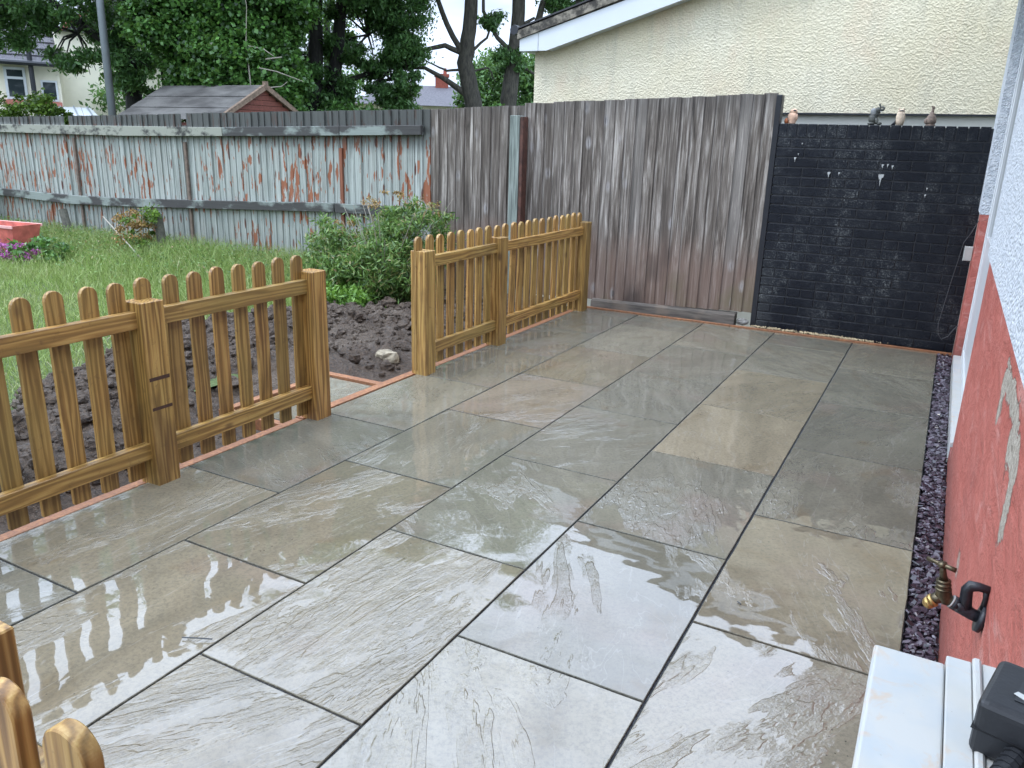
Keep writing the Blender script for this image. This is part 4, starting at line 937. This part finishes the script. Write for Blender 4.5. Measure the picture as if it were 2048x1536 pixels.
# left house
def wall_frame(P, Q):      # helper: origin P, unit direction along the wall
    P = Vector(P); d = (Vector(Q) - P).normalized(); return P, d
lh = thing('rendered_house', 'cream rendered house with slate roof and red sills behind the left trees', 'house', (-27.6, 14.5, -.3))
d = Vector((-26.8 + 27.6, 15.78 - 14.5, 0)).normalized(); ang = math.atan2(d.y, d.x); lh.rotation_euler = (0, 0, ang)
M['house_cream'] = simple('cream_render', (.82, .77, .62), .85, .06, 2, .004, 60)
k = NM('slate_tiles'); br = k.n('ShaderNodeTexNoise'); n = k.noise(k.coord(scale=(1, 1, 1)), 14, 4, .7)
M['slate_roof'] = k.set(k.mix(k.rng(n, .3, .7), (.05, .048, .058), (.13, .125, .14)), .85, k.bump(n, .5, .02))
H0 = 3.75   # eave height above base
def lwin(x0, x1, z0, z1, arch=False):
    w = MB().box(x0, x1, -.06, .0, z0, z1).build('window', M['upvc'], lh)
    zt = z0 + (z1 - z0) * (.68 if arch else 1)
    MB().box(x0 + .08, x1 - .08, -.07, -.061, z0 + .08, zt - .05).build('pane', M['glass'], w)
    if arch: MB().box(x0 + .08, x1 - .08, -.07, -.061, zt + .03, z1 - .08).build('pane', M['glass'], w)
    o = MB().box(x0 - .12, x1 + .12, -.14, 0, z0 - .17, z0 - .02).build('sill', simple('red_sill', (.45, .16, .12), .7), lh)
b = MB().box(-8, 1.6, 0, 7, 0, H0); b.build('wall', M['house_cream'], lh)
MB().box(1.6, 9.0, .6, 7.6, 0, 4.9).build('wing_wall', M['house_cream'], lh)
b = MB(); b.prism([(-.35, H0 - .02), (3.5, H0 + 2.3), (7.4, H0 - .02)], -8.3, 1.75, 'x'); b.build('roof', M['slate_roof'], lh)
for q in range(9):
    yq = -.36 + q * .4; zq = H0 - .0 + q * .4 * (2.32 / 3.85); MB().box(-8.3, 1.75, yq, yq + .43, zq, zq + .03).build('slate_course', M['slate_roof'], lh).rotation_euler = (0, 0, 0)
b = MB(); b.prism([(1.7, 4.85), (5.5, 7.4), (9.3, 4.85)], .4, 7.8, 'y'); b.build('wing_roof', M['slate_roof'], lh)
b = MB(); b.prism([(1.55, 4.82), (5.5, 7.48), (5.5, 7.36), (1.8, 4.82)], .34, .42, 'y'); b.build('bargeboard', simple('red_bargeboard', (.35, .10, .08), .7), lh)
b = MB(); b.prism([(5.5, 7.48), (9.45, 4.82), (9.2, 4.82), (5.5, 7.36)], .34, .42, 'y'); b.build('bargeboard', bpy.data.materials['red_bargeboard'], lh)
MB().tube([(-8.3, -.42, H0), (1.8, -.42, H0 - .02)], .08, 8).build('gutter', M['black_iron'], lh)
lwin(.02, .62, 2.62, 3.60, True); lwin(-2.6, -1.9, 2.62, 3.60, True)
lwin(1.72 - .40, 1.72 + .12, 2.58, 3.25) if False else None
w = MB().box(1.02, 1.5, -.06, 0, 2.60, 3.25).build('window', M['upvc'], lh); MB().box(1.08, 1.44, -.07, -.061, 2.66, 3.19).build('pane', M['glass'], w)
MB().box(.95, 1.57, -.14, 0, 2.45, 2.58).build('sill', bpy.data.materials['red_sill'], lh)
MB().tube([(.82, -.25, 0), (.80, -.25, 4.3)], .075, 8).build('soil_pipe', M['black_iron'], lh)
lt = MB(); lt.add([(1.0, -2.2, 1.9), (2.7, -2.2, 1.9), (2.4, -.05, 2.45), (1.0, -.05, 2.45), (1.0, -2.2, 1.85), (2.7, -2.2, 1.85), (2.4, -.05, 2.4), (1.0, -.05, 2.4)], [(0, 1, 2, 3), (7, 6, 5, 4), (0, 4, 5, 1), (1, 5, 6, 2)]); lt.build('lean_to_roof', M['upvc'], lh)
for q in range(4): MB().tube([(1.1 + q * .45, -2.2, 1.93), (1.1 + q * .40, -.05, 2.48)], .025, 6).build('glazing_bar', M['galv'], lh)

# far house with chimney
fh = thing('distant_house', 'distant house with slate hipped roof and brick chimney between the trunks', 'house', (-22.3, 31.6, -.3))
fh.rotation_euler = (0, 0, R(34))
MB().box(-4, 4, -3, 3, 0, 3.2).build('wall', M['house_cream'], fh)
b = MB(); b.add([(-4.3, -3.3, 3.15), (4.3, -3.3, 3.15), (4.3, 3.3, 3.15), (-4.3, 3.3, 3.15), (-1.2, 0, 4.15), (2.2, 0, 4.15)], [(0, 1, 5, 4), (1, 2, 5), (2, 3, 4, 5), (3, 0, 4), (3, 2, 1, 0)]); b.build('roof', M['slate_roof'], fh)
ch = MB().box(-.05, .55, -.3, .3, 3.6, 4.62).build('chimney', simple('red_brick', (.27, .07, .045), .85, .3, 30, .004, 60), fh); MB().box(-.1, .6, -.35, .35, 4.56, 4.68).build('cap', bpy.data.materials['red_brick'], ch)
MB().lathe([(.09, 4.68), (.07, 4.95)], 8, (.4, 0, 0)).build('chimney_pot', bpy.data.materials['red_brick'], ch)
# low background wall of far buildings/hedge line so that the horizon is closed
def tree(name, label, cat, base, limbs, blobs, per, size, mat, asp, seed, bark, group='trees beyond the fence', ub=.5, shoots=0):
    t = thing(name, label, cat, base, group=group); B = Vector(base)
    b = MB()
    for pts, r0, r1 in limbs:
        # smooth subdivide with slight wander
        P = [Vector(p) for p in pts]; Q = []
        for i in range(len(P) - 1):
            for s_ in range(3):
                q = P[i].lerp(P[i + 1], s_ / 3) + Vector((mn.noise(P[i] * 3 + Vector((s_, 0, 0))), mn.noise(P[i] * 2 + Vector((0, s_, 0))), 0)) * (.05 if s_ else 0); Q.append(q - B)
        Q.append(P[-1] - B); n_ = len(Q); b.tube(Q, [r0 + (r1 - r0) * (i / (n_ - 1)) for i in range(n_)], 10)
    b.build('trunk', bark, t, smooth=True)
    if blobs:
        pts = clumps(blobs, per, seed) - np.array(base); leaves('crown', mat, pts, size, t, asp, ub, seed)
        if shoots:
            g = np.random.default_rng(seed + 9)
            for i in range(shoots):
                cx, cy, cz, rx, ry, rz_, *_ = blobs[g.integers(len(blobs))]; d_ = g.normal(size=3); d_ /= np.linalg.norm(d_)
                c_ = Vector((cx, cy, cz)) - B; e = c_ + Vector((d_[0] * rx, d_[1] * ry, d_[2] * rz_)) * .95; m_ = c_.lerp(e, .5) + Vector((0, 0, .15))
                MB().tube([c_, m_, e], [.03, .018, .006], 5).build('branch', bark, t)
    return t
# ash tree far left (overhanging, spreading from the left)
tree('ash_tree', 'spreading dark ash tree with drooping foliage over the cream house', 'tree', (-16.2, 10.4, -.3),
     [([(-16.2, 10.4, -.3), (-16.15, 10.5, 2.5), (-16.0, 10.6, 5.5), (-16.2, 10.4, 8)], .2, .1), ([(-16.15, 10.5, 2.8), (-17.2, 9.2, 4.2), (-18.2, 8.2, 5.2)], .1, .03)],
     [(-17.35, 8.4, 3.75, .95, .8, .75, 24, .24), (-16.55, 9.6, 3.35, .9, .8, .85, 24, .22), (-16.0, 10.2, 2.75, .65, .55, .5, 20, .2), (-15.9, 10.5, 4.4, 1.3, 1.2, 1.0, 44, .34), (-16.4, 9.8, 7, 3.0, 2.8, 2.2, 170, .6), (-18.6, 7.2, 5.6, 2.0, 1.6, 1.5, 90, .5)],
     300, .115, M['ash'], .38, 71, M['bark_dark'], shoots=60)
tree('ash_tree', 'ragged thin leaved sapling low beside the lamp post', 'tree', (-15.6, 10.9, -.3),
     [([(-15.6, 10.9, -.3), (-15.55, 10.9, 1.8), (-15.7, 10.8, 3.2)], .05, .02), ([(-15.3, 11.1, -.3), (-15.2, 11.2, 2.0), (-15.1, 11.1, 3.3)], .05, .02), ([(-15.55, 10.9, 1.9), (-15.0, 11.4, 2.4)], .03, .01)],
     [(-15.7, 10.8, 2.1, .35, .4, .45, 22, .16), (-15.1, 11.2, 2.35, .5, .4, .55, 26, .18)], 90, .09, M['ash'], .45, 73, M['bark_dark'], shoots=20)
# ivy-clad tree
tree('ivy_tree', 'broad ivy covered tree directly behind the shed', 'tree', (-12.7, 9.9, -.3),
     [([(-12.7, 9.9, -.3), (-12.7, 9.9, 3), (-12.6, 9.9, 6.5)], .3, .15)],
     [(-12.6, 10.05, 2.6, 1.35, 1.1, 1.25, 320, .23), (-12.4, 10.2, 4.2, 1.4, 1.2, 1.3, 200, .28), (-12.5, 10.3, 6.2, 2.1, 1.9, 2.0, 220, .45), (-13.35, 9.05, 3.4, .5, .5, .6, 50, .2)],
     260, .085, M['ivy'], .85, 75, M['bark_dark'], ub=.2)
tw = thing('dead_branch', 'bare pale dead twigs sticking out of the ivy', 'branch', (-11.5, 9.35, 2.5))
b = MB()
for P_ in ([(0, 0, -.2), (-.05, 0, .5), (.02, 0, 1.1), (-.08, 0, 1.6)], [(.0, 0, .45), (.2, .15, .42), (.35, .25, .3)], [(.1, .1, .1), (.35, .3, .05), (.7, .6, -.1)], [(.1, .1, -.25), (.4, .35, -.2), (.5, .4, -.12)], [(.2, .2, .25), (.4, .4, .3)]):
    b.tube(P_, [.014, .010, .006, .004][:len(P_)], 6)
b.build('twig', M['twig'], tw)
# twin-trunked ash in the centre
tree('ash_tree', 'tall twin trunked ash with a deep dark crown left of centre', 'tree', (-13.4, 13.2, -.3),
     [([(-13.45, 13.1, -.3), (-13.4, 13.15, 2), (-13.3, 13.2, 4.5), (-13.3, 13.2, 8.5)], .24, .1), ([(-13.05, 13.45, -.3), (-13.1, 13.4, 2), (-12.85, 13.6, 4.6), (-12.6, 13.9, 8.5)], .2, .09),
      ([(-13.0, 13.5, 2.6), (-12.2, 14.1, 3.0), (-11.5, 14.6, 3.1)], .07, .02)],
     [(-12.4, 13.9, 3.7, 1.1, .9, .95, 44, .22), (-13.9, 12.9, 3.2, .9, .9, 1.3, 42, .24), (-12.0, 14.2, 2.75, .75, .7, .6, 22, .2), (-13.0, 13.2, 5.8, 2.6, 2.2, 1.7, 150, .5), (-13.0, 13.6, 8.2, 2.6, 2.6, 1.8, 130, .6), (-14.4, 13.6, 2.4, .8, .8, .7, 45, .3), (-12.95, 13.35, 2.35, .4, .3, .5, 30, .22)],
     290, .11, M['ash'], .4, 77, M['bark_dark'], shoots=90)
tree('ash_tree', 'bare trunked ash with curved dark branches just left of the gable', 'tree', (-10.45, 15.3, -.3),
     [([(-10.35, 15.35, -.3), (-10.42, 15.3, 2.3), (-10.62, 15.2, 3.2), (-10.53, 15.25, 3.9), (-10.5, 15.3, 5), (-10.3, 15.4, 8.5)], .235, .12),
      ([(-10.5, 15.25, 2.45), (-10.9, 15.0, 2.75), (-11.4, 14.7, 3.05), (-12.1, 14.2, 3.0)], .085, .02),
      ([(-10.55, 15.25, 3.35), (-11.0, 14.95, 3.55), (-11.35, 14.7, 3.45), (-12.0, 14.3, 3.05), (-12.4, 14.1, 2.6)], .07, .02),
      ([(-10.6, 15.2, 3.25), (-10.95, 14.95, 4.0), (-11.2, 14.8, 4.7), (-11.6, 14.6, 5.6)], .075, .04),
      ([(-10.55, 15.2, 3.05), (-10.95, 14.95, 3.0), (-11.15, 14.8, 3.1), (-11.5, 14.55, 3.3)], .035, .01),
      ([(-10.5, 15.25, 3.4), (-10.2, 15.5, 3.75), (-10.05, 15.6, 4.3)], .04, .015), ([(-10.5, 15.25, 3.0), (-10.15, 15.5, 3.1), (-10.0, 15.6, 2.8)], .03, .012)],
     [(-11.75, 14.35, 3.35, .45, .4, .45, 28, .22), (-11.9, 14.3, 4.3, .75, .6, .6, 46, .28), (-10.6, 15.2, 6.6, 2.2, 2.2, 1.3, 110, .5), (-10.5, 15.3, 8.6, 2.4, 2.4, 1.4, 100, .6), (-10.1, 15.6, 4.1, .22, .2, .2, 7, .14), (-11.9, 14.3, 2.35, .5, .5, .35, 22, .2)],
     230, .10, M['ash'], .4, 79, M['bark'], shoots=50)
tree('ash_tree', 'leaning trunked tree with broken limbs beside the white bargeboard', 'tree', (-9.7, 15.7, -.3),
     [([(-9.8, 15.65, -.3), (-9.7, 15.7, 2.4), (-9.62, 15.75, 3.3), (-9.55, 15.8, 4.3), (-9.5, 15.8, 8)], .22, .13),
      ([(-9.62, 15.75, 3.4), (-9.95, 15.55, 3.75), (-10.25, 15.4, 4.3), (-10.2, 15.4, 5)], .06, .03), ([(-9.6, 15.75, 3.0), (-9.35, 15.95, 3.1), (-9.2, 16.0, 3.0)], .045, .03),
      ([(-9.3, 16.0, 3.9), (-8.9, 16.2, 4.1), (-8.1, 16.6, 4.75), (-7.4, 17.0, 5.2)], .12, .06), ([(-9.3, 16.0, 3.6), (-9.2, 16.0, 4.0), (-9.0, 16.1, 4.7), (-8.8, 16.3, 5.6)], .10, .05), ([(-9.55, 15.8, 4.0), (-9.2, 15.95, 4.2)], .04, .03)],
     [(-8.6, 16.4, 4.55, .6, .5, .3, 20, .2), (-9.4, 16.0, 6.8, 2.4, 2.2, 1.4, 110, .5), (-9.7, 15.7, 3.25, .35, .3, .3, 10, .16), (-8.3, 16.9, 6.2, 2.0, 2.0, 1.2, 80, .5)],
     200, .10, M['ash'], .4, 81, M['bark'], shoots=30)
tree('background_tree', 'paler green leafy tree filling the gap left of the gable', 'tree', (-12.2, 22.5, -.3), [([(-12.2, 22.5, -.3), (-12.2, 22.5, 4)], .2, .08)],
     [(-13.0, 21.5, 2.9, 1.7, 1.2, 1.25, 150, .35), (-11.6, 22.5, 3.1, 1.3, 1.2, 1.3, 120, .35), (-12.9, 21.9, 1.8, 1.9, 1.2, .8, 90, .35)], 130, .13, M['ash_light'], .5, 83, M['bark_dark'])
tree('background_tree', 'dense green trees behind the central ash trunks', 'tree', (-21, 22.5, -.3), [([(-21, 22.5, -.3), (-21, 22.5, 6)], .3, .1)],
     [(-21.5, 22, 3.0, 2.6, 2.6, 1.5, 30, .5), (-24.5, 19, 3.0, 3.0, 2.6, 2.0, 34, .5), (-22, 21, 7.5, 4.5, 4, 2.6, 170, .9)], 170, .17, M['ash'], .5, 85, M['bark_dark'])
plant('hedge_bush', 'bright yellow green bush showing over the left end of the fence', 'bush', [(-16.6, 8.5, 1.55, .65, .5, .65, 60, .16), (-17.5, 7.9, 1.7, .6, .5, .75, 60, .18), (-16.15, 8.85, 1.55, .3, .3, .3, 18, .12)], 110, .075, M['hedge'], .6, 87, [[(-16.6, 8.5, -.3), (-16.6, 8.5, 1.6)], [(-17.5, 7.9, -.3), (-17.5, 7.9, 1.8)]], .03)
plant('hedge_bush', 'thin bare twiggy bush between the cream house and the lamp post', 'bush', [(-15.2, 9.6, 1.55, .5, .4, .35, 10, .12)], 12, .05, M['weed'], .4, 89,
      [[(-15.2 + .12 * i, 9.5 + .1 * i, 1.0), (-15.25 + .16 * i, 9.5 + .12 * i, 1.7 + .1 * (i % 3))] for i in range(-4, 5)], .01)
# ivy climbing behind the fence top between trees (low undergrowth)
plant('undergrowth', 'low dark undergrowth along the back of the grey fence', 'shrub', [(-11.6, 12.6, 1.5, 1.3, 1.0, .55, 70, .25), (-13.6, 11.4, 1.3, 1.6, 1.0, .6, 70, .25), (-9.2, 13.8, 1.6, 1.5, .8, .55, 60, .25)], 110, .10, M['ivy'], .6, 91, [[(-11.6, 12.6, -.3), (-11.6, 12.6, 1.5)]], .03)
for o in list(bpy.data.objects):
    if o.name == 'x': o.name = 'patio_door'
